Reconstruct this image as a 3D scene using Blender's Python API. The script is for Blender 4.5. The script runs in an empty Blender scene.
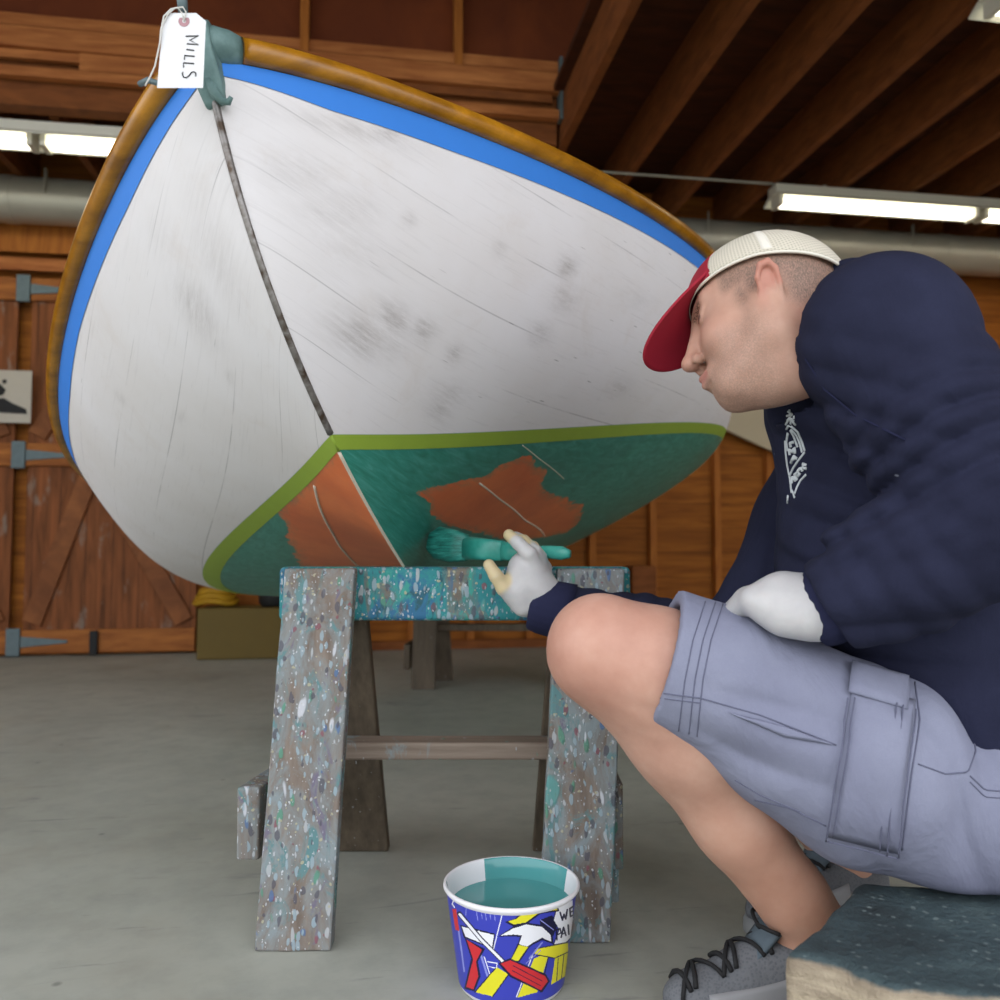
import bpy, bmesh, math, random
import numpy as np
from mathutils import Vector, Matrix, noise as mnoise
from mathutils.bvhtree import BVHTree
random.seed(7); RNG = np.random.default_rng(5)
SC = bpy.context.scene; COL = SC.collection
F = 850.0; H = 0.61; PT = math.atan(45/850.0); CP, SP = math.cos(PT), math.sin(PT)

def W(px, py, d):
    """world point seen at photo position px,py at distance d along the lens axis"""
    x = (px-500)/F*d; u = -(py-500)/F*d
    return np.array([x, d*CP-u*SP, H+d*SP+u*CP])
YAW = math.radians(9.0); EX = np.array([math.cos(YAW), math.sin(YAW)]); EB = np.array([-math.sin(YAW), math.cos(YAW)])
def RM(a, b, z):
    """room coordinates (across, deep, up) to world"""
    p = EX*a+EB*b; return np.array([p[0], p[1], z])
def room_at(px, py, b):
    """room coordinates of the point seen at px,py on the plane at depth b"""
    p = W(px, py, 1.0)-np.array([0, 0, H])
    t = b/(p[0]*EB[0]+p[1]*EB[1]); q = p*t
    return float(q[0]*EX[0]+q[1]*EX[1]), float(q[2]+H)

# ------------------------------------------------------------------ objects
def link(name, me, mat=None, parent=None, smooth=False):
    o = bpy.data.objects.new(name, me); COL.objects.link(o)
    if mat is not None:
        for m in (mat if isinstance(mat, (list, tuple)) else [mat]): me.materials.append(m)
    if parent is not None: o.parent = parent
    if smooth:
        me.polygons.foreach_set('use_smooth', [True]*len(me.polygons))
    return o
def mesh(name, v, f, mat=None, parent=None, smooth=False):
    me = bpy.data.meshes.new(name)
    me.from_pydata([tuple(map(float, p)) for p in v], [], [tuple(int(i) for i in q) for q in f]); me.update()
    return link(name, me, mat, parent, smooth)
def tag(o, label, cat=None, group=None, kind=None):
    o['label'] = label
    if cat: o['category'] = cat
    if group: o['group'] = group
    if kind: o['kind'] = kind
    return o
def empty(name, label=None, cat=None, loc=(0, 0, 0), group=None):
    o = bpy.data.objects.new(name, None); COL.objects.link(o); o.empty_display_size = .1
    o.location = tuple(map(float, loc))
    if label: tag(o, label, cat, group)
    return o
def keep(ch, par):
    """parent ch under par (an Empty with only a location) keeping its world place"""
    ch.parent = par; ch.matrix_parent_inverse = Matrix.Translation(-Vector(par.location)); return ch
def struct(o): o['kind'] = 'structure'; return o

class MB:
    def __init__(s): s.v = []; s.f = []; s.m = []
    def add(s, v, f, mi=0):
        n = len(s.v); s.v += [tuple(map(float, p)) for p in v]; s.f += [tuple(n+int(i) for i in q) for q in f]; s.m += [mi]*len(f)
    def hexa(s, c, mi=0):
        """8 corners: bottom loop 0-3, top loop 4-7"""
        s.add(c, [(0, 3, 2, 1), (4, 5, 6, 7), (0, 1, 5, 4), (1, 2, 6, 5), (2, 3, 7, 6), (3, 0, 4, 7)], mi)
    def box(s, lo, hi, fn=None, mi=0):
        (a, b, c), (d, e, g) = lo, hi
        p = [(a, b, c), (d, b, c), (d, e, c), (a, e, c), (a, b, g), (d, b, g), (d, e, g), (a, e, g)]
        s.hexa([fn(*q) for q in p] if fn else p, mi)
    def bar(s, p, q, w, t, up=(0, 0, 1), mi=0, w2=None):
        """board from p to q, width w along 'up x dir', thickness t"""
        p, q = np.array(p, float), np.array(q, float); d = q-p; d /= np.linalg.norm(d)
        a = np.cross(d, np.array(up, float)); a /= np.linalg.norm(a); b = np.cross(a, d)
        w2 = w if w2 is None else w2
        c = []
        for e, ww in ((p, w), (q, w2)):
            c += [e-a*ww/2-b*t/2, e+a*ww/2-b*t/2, e+a*ww/2+b*t/2, e-a*ww/2+b*t/2]
        s.hexa(c, mi)
    def tube(s, pts, r, n=10, mi=0, closed=False, flat=None):
        pts = [np.array(p, float) for p in pts]; N = len(pts)
        rr = [r]*N if np.isscalar(r) else list(r)
        up = np.array([0.13, .2, 1.0]); V = []
        for i, p in enumerate(pts):
            t = (pts[(i+1) % N]-pts[i-1]) if closed else (pts[min(i+1, N-1)]-pts[max(i-1, 0)])
            t = t/max(np.linalg.norm(t), 1e-9)
            a = np.cross(t, up); 
            if np.linalg.norm(a) < 1e-3: a = np.cross(t, np.array([1, 0, 0]))
            a /= np.linalg.norm(a); b = np.cross(a, t); up = b
            for k in range(n):
                th = 2*math.pi*k/n; V.append(p+rr[i]*(math.cos(th)*a+math.sin(th)*b))
        Fc = []
        for i in range(N if closed else N-1):
            j = (i+1) % N
            for k in range(n): Fc.append((i*n+k, i*n+(k+1) % n, j*n+(k+1) % n, j*n+k))
        if not closed: Fc += [tuple(range(n))[::-1], tuple((N-1)*n+k for k in range(n))]
        s.add(V, Fc, mi)
    def lathe(s, prof, n=48, c=(0, 0, 0), mi=0):
        V = []; Fc = []
        for r, z in prof:
            for k in range(n):
                th = 2*math.pi*k/n; V.append((c[0]+r*math.cos(th), c[1]+r*math.sin(th), c[2]+z))
        for i in range(len(prof)-1):
            for k in range(n): Fc.append((i*n+k, i*n+(k+1) % n, (i+1)*n+(k+1) % n, (i+1)*n+k))
        s.add(V, Fc, mi)
    def build(s, name, mat=None, parent=None, smooth=False, bevel=0, seg=2, kp=None):
        me = bpy.data.meshes.new(name); me.from_pydata(s.v, [], s.f); me.update()
        o = link(name, me, mat, parent, smooth)
        if any(s.m): me.polygons.foreach_set('material_index', s.m)
        if bevel:
            m = o.modifiers.new('bevel', 'BEVEL'); m.width = bevel; m.segments = seg; m.limit_method = 'ANGLE'; m.angle_limit = .6
        if kp is not None: keep(o, kp)
        return o
def grid_faces(n, m, closed_n=False):
    f = []
    for i in range(n if closed_n else n-1):
        j = (i+1) % n
        for k in range(m-1): f.append((i*m+k, j*m+k, j*m+k+1, i*m+k+1))
    return f
def solid(o, t, off=0):
    m = o.modifiers.new('solid', 'SOLIDIFY'); m.thickness = t; m.offset = off; return o

# ------------------------------------------------------------------ materials
def lin(c):
    if isinstance(c, str):
        c = [int(c[i:i+2], 16)/255 for i in (0, 2, 4)]
    return tuple(x/12.92 if x <= .04045 else ((x+.055)/1.055)**2.4 for x in c[:3])+(1,)
class Mt:
    def __init__(s, name, rough=.6, metal=0, spec=.5, coord='Object'):
        s.m = bpy.data.materials.new(name); s.m.use_nodes = True; s.t = s.m.node_tree; s.N = s.t.nodes
        s.b = s.N['Principled BSDF']; s.b.inputs['Roughness'].default_value = rough; s.b.inputs['Metallic'].default_value = metal
        s.b.inputs['Specular IOR Level'].default_value = spec
        s.co = s.N.new('ShaderNodeTexCoord').outputs[coord]
    def mapv(s, scale=(1, 1, 1), rot=(0, 0, 0), src=None):
        n = s.N.new('ShaderNodeMapping'); n.inputs['Scale'].default_value = scale; n.inputs['Rotation'].default_value = rot
        s.t.links.new(src or s.co, n.inputs['Vector']); return n.outputs[0]
    def noise(s, scale=5, detail=4, rough=.55, vec=None, dist=0):
        n = s.N.new('ShaderNodeTexNoise'); n.inputs['Scale'].default_value = scale; n.inputs['Detail'].default_value = detail
        n.inputs['Roughness'].default_value = rough; n.inputs['Distortion'].default_value = dist
        s.t.links.new(vec or s.co, n.inputs['Vector']); return n.outputs['Fac']
    def vor(s, scale=50, vec=None, feature='F1', out='Distance', rnd=1):
        n = s.N.new('ShaderNodeTexVoronoi'); n.feature = feature; n.inputs['Scale'].default_value = scale; n.inputs['Randomness'].default_value = rnd
        s.t.links.new(vec or s.co, n.inputs['Vector']); return n.outputs[out]
    def wave(s, scale=5, dist=2, vec=None, detail=2, ds=1, direction='X', kind='BANDS'):
        n = s.N.new('ShaderNodeTexWave'); n.inputs['Scale'].default_value = scale; n.inputs['Distortion'].default_value = dist
        n.inputs['Detail'].default_value = detail; n.inputs['Detail Scale'].default_value = ds; n.wave_type = kind
        n.bands_direction = direction
        s.t.links.new(vec or s.co, n.inputs['Vector']); return n.outputs['Fac']
    def attr(s, name):
        n = s.N.new('ShaderNodeAttribute'); n.attribute_name = name; return n.outputs['Fac']
    def math(s, op, a, b=None, c=None, clamp=False):
        n = s.N.new('ShaderNodeMath'); n.operation = op; n.use_clamp = clamp
        for i, x in enumerate((a, b, c)):
            if x is None: continue
            if isinstance(x, (int, float)): n.inputs[i].default_value = x
            else: s.t.links.new(x, n.inputs[i])
        return n.outputs[0]
    def step(s, x, lo, hi, a=0., b=1.):
        n = s.N.new('ShaderNodeMapRange'); n.inputs[1].default_value = lo; n.inputs[2].default_value = hi
        n.inputs[3].default_value = a; n.inputs[4].default_value = b
        s.t.links.new(x, n.inputs[0]); return n.outputs[0]
    def sep(s, vec=None):
        n = s.N.new('ShaderNodeSeparateXYZ'); s.t.links.new(vec or s.co, n.inputs[0]); return n.outputs
    def col(s, c): 
        n = s.N.new('ShaderNodeRGB'); n.outputs[0].default_value = lin(c); return n.outputs[0]
    def mix(s, fac, a, b, mode='MIX'):
        n = s.N.new('ShaderNodeMix'); n.data_type = 'RGBA'; n.blend_type = mode
        if isinstance(fac, (int, float)): n.inputs[0].default_value = fac
        else: s.t.links.new(fac, n.inputs[0])
        for i, x in ((6, a), (7, b)):
            if isinstance(x, (str, tuple)): n.inputs[i].default_value = lin(x) if isinstance(x, str) else x
            else: s.t.links.new(x, n.inputs[i])
        return n.outputs[2]
    def ramp(s, fac, stops):
        n = s.N.new('ShaderNodeValToRGB'); cr = n.color_ramp
        while len(cr.elements) < len(stops): cr.elements.new(.5)
        for e, (p, c) in zip(cr.elements, stops): e.position = p; e.color = lin(c)
        s.t.links.new(fac, n.inputs[0]); return n.outputs[0]
    def out(s, col=None, bump=None, bs=.3, bd=.01, rough=None):
        if col is not None:
            if isinstance(col, str): s.b.inputs['Base Color'].default_value = lin(col)
            else: s.t.links.new(col, s.b.inputs['Base Color'])
        if rough is not None: s.t.links.new(rough, s.b.inputs['Roughness'])
        if bump is not None:
            n = s.N.new('ShaderNodeBump'); n.inputs['Strength'].default_value = bs; n.inputs['Distance'].default_value = bd
            s.t.links.new(bump, n.inputs['Height']); s.t.links.new(n.outputs[0], s.b.inputs['Normal'])
        return s.m
def plain(name, c, rough=.6, metal=0, var=.08, scale=20, spec=.5):
    m = Mt(name, rough, metal, spec)
    dark = tuple(x*(1-var*2.5) for x in lin(c)[:3])+(1,)
    return m.out(m.mix(m.noise(scale), dark, lin(c)))

def wood(name, dark, light, scale=(1, 1, 12), rough=.7, rot=(0, 0, 0), knots=False, bump=.2, spec=.35):
    """scale: small number along the grain"""
    m = Mt(name, rough, 0, spec); v = m.mapv(scale, rot)
    n = m.noise(3, 6, .6, v, .6); n2 = m.noise(1.3, 3, .5)
    c = m.ramp(n, [(.25, dark), (.7, light)])
    c = m.mix(m.step(n2, .3, .75, 0, .55), c, dark)
    if knots:
        k = m.vor(1.6, m.mapv((1, 1, 1.7)) if scale[2] > 5 else m.mapv((1, 1.7, 1)))
        c = m.mix(m.step(k, .03, .09, .8, 0), c, '1c0d05')
    return m.out(c, n, bump, .004)

def splat(name, base, base2, cols, dens=1.0, grain=(30, 30, 2), big=None, rough=.7):
    """old wood with dried drips and drops of many paints"""
    m = Mt(name, rough, 0, .4)
    g = m.noise(2, 5, .6, m.mapv(grain)); c = m.ramp(g, [(.3, base), (.7, base2)])
    if big:
        for i, (bc, lo, hi, sc) in enumerate(big):
            v = m.mapv((sc, sc, sc*.5)); 
            nn = m.N.new('ShaderNodeVectorMath'); nn.operation = 'ADD'; nn.inputs[1].default_value = (i*7.3, i*3.1, i*5.7); m.t.links.new(v, nn.inputs[0])
            c = m.mix(m.step(m.noise(1, 6, .7, nn.outputs[0], 1.0), lo, hi), c, bc)
    h = g
    for i, (cc, sc, th, st) in enumerate(cols):
        v = m.mapv((1, 1, st)); nn = m.N.new('ShaderNodeVectorMath'); nn.operation = 'ADD'; nn.inputs[1].default_value = (i*1.37+.2, i*2.31, i*.77)
        m.t.links.new(v, nn.inputs[0])
        wob = m.N.new('ShaderNodeTexNoise'); wob.inputs['Scale'].default_value = sc*.7; m.t.links.new(nn.outputs[0], wob.inputs['Vector'])
        w2 = m.N.new('ShaderNodeVectorMath'); w2.operation = 'MULTIPLY_ADD'; m.t.links.new(wob.outputs['Color'], w2.inputs[0]); w2.inputs[1].default_value = (.9/sc,)*3; m.t.links.new(nn.outputs[0], w2.inputs[2])
        vn = m.N.new('ShaderNodeTexVoronoi'); vn.inputs['Scale'].default_value = sc; m.t.links.new(w2.outputs[0], vn.inputs['Vector'])
        rs = m.N.new('ShaderNodeSeparateXYZ'); m.t.links.new(vn.outputs['Color'], rs.inputs[0])
        size = m.math('MULTIPLY', m.math('POWER', rs.outputs[0], 3.0), th*dens)
        msk = m.step(m.math('SUBTRACT', vn.outputs['Distance'], size), -.04, .02, 1, 0)
        c = m.mix(m.math('MULTIPLY', msk, .8), c, cc)
        h = m.math('ADD', h, m.math('MULTIPLY', msk, .5))
    return m.out(c, h, .5, .003)

# ------------------------------------------------------------------ signed-distance modelling
def V3(*a): return np.array(a, float)
def cone(P, a, b, ra, rb):
    a = np.asarray(a, float); b = np.asarray(b, float); ab = b-a; t = np.clip(((P-a)@ab)/(ab@ab), 0, 1)
    return np.sqrt((((P-a)-t[:, None]*ab)**2).sum(1))-(ra+(rb-ra)*t)
def sph(P, c, r): return np.sqrt(((P-np.asarray(c))**2).sum(1))-r
def ell(P, c, r, R=None):
    q = P-np.asarray(c)
    if R is not None: q = q@R
    r = np.asarray(r, float); k0 = np.sqrt(((q/r)**2).sum(1)); k1 = np.sqrt(((q/r**2)**2).sum(1))+1e-9
    return k0*(k0-1)/k1
def smin(a, b, k):
    h = np.clip(.5+.5*(b-a)/k, 0, 1); return b+(a-b)*h-k*h*(1-h)
def smax(a, b, k): return -smin(-a, -b, k)
def union(P, items, k=.02):
    d = None
    for it in items:
        e = it if isinstance(it, np.ndarray) else it(P)
        d = e if d is None else smin(d, e, k)
    return d
def chain(P, pts, k=.01):
    """pts: list of (point, radius)"""
    d = None
    for (a, ra), (b, rb) in zip(pts[:-1], pts[1:]):
        e = cone(P, a, b, ra, rb); d = e if d is None else smin(d, e, k)
    return d
def nets(fn, lo, hi, h, B=8):
    lo = np.asarray(lo, float); hi = np.asarray(hi, float)
    nb = np.ceil((hi-lo)/(h*B)).astype(int); n = nb*B+1
    G = np.ones(tuple(n), np.float32)
    cs = np.stack(np.meshgrid(*[np.arange(k) for k in nb], indexing='ij'), -1).reshape(-1, 3)
    cc = lo+(cs*B+B/2)*h
    fc = np.concatenate([fn(cc[i:i+200000]) for i in range(0, len(cc), 200000)])
    act = np.abs(fc) < .87*B*h*1.35+.006
    off = np.stack(np.meshgrid(*[np.arange(B+1)]*3, indexing='ij'), -1).reshape(-1, 3)
    for c, v in zip(cs[~act], fc[~act]):
        if v < 0:
            a = c*B; G[a[0]:a[0]+B+1, a[1]:a[1]+B+1, a[2]:a[2]+B+1] = -1
    ac = cs[act]; step = 800
    for i in range(0, len(ac), step):
        blk = ac[i:i+step]; P = lo+((blk[:, None, :]*B+off[None])*h); v = fn(P.reshape(-1, 3)).reshape(len(blk), B+1, B+1, B+1)
        for c, w in zip(blk, v):
            a = c*B; G[a[0]:a[0]+B+1, a[1]:a[1]+B+1, a[2]:a[2]+B+1] = w
    S = G < 0
    nc = tuple(n-1); acc = np.zeros(nc+(3,), np.float32); cnt = np.zeros(nc, np.float32)
    sl = lambda o, ax=None: tuple(slice(o[k], nc[k]+o[k]) for k in range(3))
    for ax in range(3):
        oth = [k for k in range(3) if k != ax]
        for u in (0, 1):
            for w in (0, 1):
                o0 = [0, 0, 0]; o0[oth[0]] = u; o0[oth[1]] = w; o1 = list(o0); o1[ax] = 1
                a = G[sl(o0)]; b = G[sl(o1)]; m = (a < 0) != (b < 0)
                t = np.where(m, a/np.where(m, a-b, 1), 0)
                for k in range(3):
                    acc[..., k] += np.where(m, (t if k == ax else o0[k]), 0)
                cnt += m
    idx = -np.ones(nc, np.int64); m = cnt > 0; idx[m] = np.arange(m.sum())
    ijk = np.argwhere(m); V = lo+(ijk+acc[m]/cnt[m][:, None])*h
    Fs = []
    for ax in range(3):
        oth = [k for k in range(3) if k != ax]
        r = [slice(1, nc[k]) for k in range(3)]; r[ax] = slice(0, nc[ax])
        r1 = list(r); r1[ax] = slice(1, nc[ax]+1)
        a = S[tuple(r)]; b = S[tuple(r1)]; e = np.argwhere(a != b)
        if len(e) == 0: continue
        base = e.copy()
        for k in oth: base[:, k] += 1
        sgn = a[tuple(e.T)]
        def cell(du, dw):
            q = base.copy(); q[:, oth[0]] -= du; q[:, oth[1]] -= dw; return idx[tuple(q.T)]
        q = np.stack([cell(0, 0), cell(1, 0), cell(1, 1), cell(0, 1)], 1)
        flip = sgn if ax != 1 else ~sgn
        q[~flip] = q[~flip][:, ::-1]
        Fs.append(q)
    return V, np.concatenate(Fs)
def sdf_obj(name, fn, lo, hi, h, mat, parent=None, disp=None, relax=1):
    V, Fq = nets(fn, lo, hi, h)
    if relax:
        e = np.concatenate([Fq[:, [0, 1]], Fq[:, [1, 2]], Fq[:, [2, 3]], Fq[:, [3, 0]]])
        for _ in range(relax):
            s_ = np.zeros_like(V); c = np.zeros(len(V)); np.add.at(s_, e[:, 0], V[e[:, 1]]); np.add.at(c, e[:, 0], 1)
            np.add.at(s_, e[:, 1], V[e[:, 0]]); np.add.at(c, e[:, 1], 1); V = V*.5+.5*s_/np.maximum(c, 1)[:, None]
    me = bpy.data.meshes.new(name); me.vertices.add(len(V)); me.vertices.foreach_set('co', V.astype(np.float32).ravel())
    me.loops.add(len(Fq)*4); me.loops.foreach_set('vertex_index', Fq.astype(np.int32).ravel())
    me.polygons.add(len(Fq)); me.polygons.foreach_set('loop_start', np.arange(0, len(Fq)*4, 4, dtype=np.int32))
    me.update(calc_edges=True); me.validate()
    o = link(name, me, mat, parent, True); return o, V, Fq
def set_attr(o, name, val):
    a = o.data.attributes.new(name, 'FLOAT', 'POINT'); a.data.foreach_set('value', np.asarray(val, np.float32))
# ================================================================== MATERIALS
M = {}
m = Mt('concrete_floor', .75); n1 = m.noise(1.2, 6, .6); n2 = m.noise(14, 5, .65)
c = m.ramp(n1, [(.3, '93968b'), (.5, 'a5a89e'), (.72, 'b2b5aa')])
c = m.mix(m.step(n2, .42, .75, 0, .35), c, '7a7f7a')
c = m.mix(m.step(m.noise(3.0, 5, .7, m.mapv((.5, 2.2, 1), (0, 0, .15)), .8), .62, .68, 0, .4), c, '646b6e')
c = m.mix(m.step(m.vor(7), .02, .06, .5, 0), c, '3c4442')
c = m.mix(m.step(m.noise(1, 5, .7, m.mapv((3, 26, 1), (0, 0, .2))), .62, .7, 0, .45), c, '5d6566')
c = m.mix(m.step(m.noise(1.7, 5, .65, m.mapv((1, 1, 1), (0, 0, 1.))), .5, .7, 0, .3), c, '8a8270')
c = m.mix(m.step(m.noise(2.1, 3, .5), .6, .75, 0, .25), c, '6f6a5c')
M['floor'] = m.out(c, n2, .12, .003)
M['wall'] = wood('wall_boards', '5f2f10', 'a85f24', (2, 2, 2), .75, knots=True)
# horizontal siding on the back wall: grain across
m = Mt('siding_boards', .75, 0, .3); z = m.sep()[2]
v = m.mapv((1.2, 1.2, 14)); g = m.noise(2, 6, .6, v, .5)
row = m.math('FLOOR', m.math('DIVIDE', z, .155)); rn = m.N.new('ShaderNodeTexWhiteNoise'); rn.noise_dimensions = '1D'; m.t.links.new(row, rn.inputs['W'])
c = m.ramp(g, [(.25, '6e3a10'), (.7, 'b87226')]); c = m.mix(m.step(rn.outputs['Value'], 0, 1, 0, .45), c, '7c4615')
c = m.mix(m.step(m.vor(2.3, m.mapv((1, 1, 2))), .04, .09, .9, 0), c, '241005')
fr = m.math('FRACT', m.math('DIVIDE', z, .155)); c = m.mix(m.step(fr, .0, .035, .85, 0), c, '1d0d04')
M['siding'] = m.out(c, g, .2, .004)
M['stud'] = wood('stud_wood', '8a4c18', 'c88034', (14, 14, 1.4), .75)
M['joist'] = wood('joist_wood', '683919', '995c2d', (2, 2, 8), .8)
M['deckwood'] = wood('roof_boards', '3a1c0b', '5c2f15', (1.5, 5, 1), .85)
M['header'] = wood('header_wood', '8a4a20', 'cd874c', (1.2, 10, 14), .75, knots=True)
M['sheath'] = wood('sheathing', '59260e', '7c3c18', (1.2, 1.2, 1), .8)
m = Mt('door_planks', .72, 0, .35); x, y, z = m.sep()[:3]
g = m.noise(2.2, 6, .62, m.mapv((14, 14, 1.1)), .5); c = m.ramp(g, [(.28, '553013'), (.7, '96592f')])
c = m.mix(m.step(m.noise(5, 5, .6, m.mapv((2.2, 2.2, .8))), .58, .66, 0, .55), c, '8e877c')
fr = m.math('FRACT', m.math('DIVIDE', x, .14)); c = m.mix(m.step(fr, 0, .05, .85, 0), c, '1b0d06')
M['door'] = m.out(c, g, .25, .004)
M['doorframe'] = wood('door_rail_wood', '7a4318', 'bd7838', (1.4, 10, 12), .7)
M['brace'] = wood('door_brace_wood', '5f3419', 'a06538', (2, 10, 2), .7)
M['steel'] = plain('galvanised_duct', 'bdbdb2', .42, .45, .06, 6)
M['hinge'] = plain('weathered_hinge', '6f8287', .6, .3, .15, 30)
M['white_enamel'] = plain('fixture_enamel', 'dcdcd0', .5, 0, .03)
m = Mt('fluorescent_tube', .4); m.b.inputs['Emission Color'].default_value = (1, .93, .76, 1); m.b.inputs['Emission Strength'].default_value = 6.0
M['tube'] = m.out('fff8e0')
M['dark'] = plain('dark_rubber', '15181a', .7)
M['olive'] = plain('olive_paint', '6d5a1e', .7, 0, .12, 5)
M['yellow'] = plain('yellow_rope', 'b58a10', .7)
M['poster'] = plain('poster_paper', 'c2bdb0', .8, 0, .03)
M['ink'] = plain('black_ink', '16181a', .7, 0, .02)
M['offwhite'] = plain('old_white_panel', 'b9ad92', .7, 0, .05, 3)
# boat
m = Mt('hull_paint', .5, 0, .4, 'UV'); uvx, uvy, _ = m.sep()[:3]
p = m.attr('paint'); zz = m.attr('zz'); sc = m.attr('scuff'); bl = m.attr('bare')
obj = m.N.new('ShaderNodeTexCoord').outputs['Object']
streak = m.noise(1, 5, .65, m.mapv((10, 120, 1), (0, 0, .12))); cloud = m.noise(2.2, 5, .6, obj); fine = m.noise(60, 4, .6, obj)
w = m.ramp(cloud, [(.3, 'd6d3d2'), (.65, 'e0dfe2')])
w = m.mix(m.step(streak, .55, .75, 0, .22), w, 'aaa7a8')
w = m.mix(m.step(m.noise(7, 5, .7, obj, .5), .55, .75, 0, .25), w, 'c0b3a8')
scr = m.math('MULTIPLY', sc, m.step(m.noise(1, 6, .75, m.mapv((28, 90, 1), (0, 0, .3))), .3, .68)); w = m.mix(m.math('MULTIPLY', scr, .9), w, '827b78')
# short dark nicks
nick = m.math('MULTIPLY', m.step(m.vor(1, m.mapv((9, 60, 1))), .035, .075, 1, 0), m.step(cloud, .45, .6)); w = m.mix(m.math('MULTIPLY', nick, .7), w, '5b5a5c')
# plank seams, faint and broken
fr = m.math('FRACT', m.math('MULTIPLY', uvy, 8.6)); ln = m.step(m.math('ABSOLUTE', m.math('SUBTRACT', fr, .5)), .006, .014, 1, 0)
brk = m.step(m.noise(1, 4, .6, m.mapv((6, 10, 1))), .44, .6); w = m.mix(m.math('MULTIPLY', m.math('MULTIPLY', ln, brk), .42), w, '6d6c70')
# bottom
wob = m.math('ADD', p, m.step(m.noise(18, 5, .65, obj), .2, .8, -.012, .012))
org = m.ramp(m.noise(8, 5, .6, obj), [(.3, 'cf6535'), (.7, 'e67f48')])
org = m.mix(m.step(m.noise(3, 4, .6, obj), .5, .75, 0, .45), org, 'ac5430')
brs = m.noise(1, 6, .65, m.mapv((22, 60, 1), (0, 0, -.4)), .6)
grn = m.ramp(brs, [(.28, '22735f'), (.5, '358c7c'), (.75, '58a69b')])
grn = m.mix(m.step(m.noise(3.1, 4, .6, obj), .45, .7, 0, .4), grn, '24665b')
edge = m.step(m.math('ABSOLUTE', wob), .0, .02, .55, 0)
bot = m.mix(m.step(m.math('ADD', wob, m.math('MULTIPLY', m.math('SUBTRACT', brs, .5), .012)), -.0015, .0015, 1, 0), grn, org)
bot = m.mix(m.math('MULTIPLY', edge, m.step(brs, .4, .6)), bot, '35806a')
bot = m.mix(m.math('MULTIPLY', m.attr('seam'), .8), bot, 'b0a596')
col = m.mix(m.step(zz, -.0005, .0005, 0, 1), bot, w)
rg = m.step(zz, -.001, .001, .36, .55)
M['hull'] = m.out(col, fine, .05, .002, rg)
M['varnish'] = wood('varnished_oak', '6e4408', 'c88a1e', (8, 1.5, 8), .28, bump=.05, spec=.6)
M['blue_tape'] = plain('blue_masking_tape', '2f7fdc', .6, 0, .03, 30)
M['green_tape'] = plain('green_masking_tape', '94b03c', .6, 0, .05, 30)
m = Mt('worn_stem_band', .4, .55); n = m.noise(30, 4); c = m.ramp(n, [(.35, '5a5048'), (.5, '8d8a88'), (.62, '4f4136')]); M['band'] = m.out(c, n, .3, .002)
m = Mt('weathered_bronze', .6, .15); n = m.noise(40, 5, .6); c = m.ramp(n, [(.3, '54716f'), (.6, '6d8a88'), (.8, '4d5a4c')]); M['bronze'] = m.out(c, n, .25, .002)
M['canvas'] = plain('deck_canvas', 'b7a98b', .8)
M['tag'] = plain('manila_tag', 'e2e3e6', .7, 0, .01)
M['string'] = plain('white_string', 'dedcd6', .8)
M['ring'] = plain('tag_reinforcement', 'b78c93', .7)
# saw horse
cols = [('5a9490', 30, .34, .4), ('7d4a55', 60, .34, .7), ('4d6b94', 55, .34, .5), ('4f8a74', 48, .38, .4), ('a9aeb2', 75, .38, .35), ('b0b5ba', 150, .42, .5), ('c4c8d0', 42, .28, .3), ('a8a58c', 110, .4, 1), ('4e4e58', 90, .55, .5), ('8fa3ad', 130, .6, .4), ('c9cdd2', 200, .36, .8)]
M['leg_paint'] = splat('splattered_leg', '61554c', '857a70', cols, .88, (30, 30, 2), [('7f8a8d', .42, .60, 14), ('587f82', .54, .62, 22), ('6a6478', .6, .68, 30)])
M['beam_paint'] = splat('splattered_beam', '5f5750', '7d7468', cols, .95, (2, 30, 30), [('2b7f84', .36, .46, 9), ('2c6488', .54, .62, 14), ('3a9488', .54, .62, 24), ('27545e', .58, .64, 34), ('64928f', .62, .68, 50)])
M['brace_paint'] = splat('splattered_brace', '6a5c50', '8c7f72', cols[:2]+cols[3:5], .6, (2, 30, 30), [('7e8d90', .55, .63, 9)])
M['old_leg'] = splat('bare_leg', '4a4136', '685c4c', cols[4:6], .35)
# bucket
M['pail_white'] = plain('pail_plastic', 'e6e6ea', .35, 0, .01, spec=.5)
m = Mt('teal_paint', .12, 0, .5); M['teal'] = m.out('549a9b')
for k, c in {'lb': '3a42b4', 'lr': 'cc2c34', 'ly': 'e2dc2c', 'lw': 'eceef4', 'lk': '15163a', 'lp': '8a90d8'}.items(): M[k] = plain('label_'+{'lb': 'blue', 'lr': 'red', 'ly': 'yellow', 'lw': 'white', 'lk': 'navy', 'lp': 'pale_blue'}[k], c, .35, 0, .01)
# brush
m = Mt('wet_brush_paint', .3); n = m.noise(20, 4, .6); M['brush'] = m.out(m.ramp(n, [(.35, '22877a'), (.65, '48a79a')]), n, .2, .002)
m = Mt('brush_bristles', .45); n = m.noise(4, 5, .6, m.mapv((10, 10, 60))); M['bristle'] = m.out(m.ramp(n, [(.3, '14594f'), (.55, '2b8a7e'), (.8, '55b5a8')]), n, .6, .003)
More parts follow.
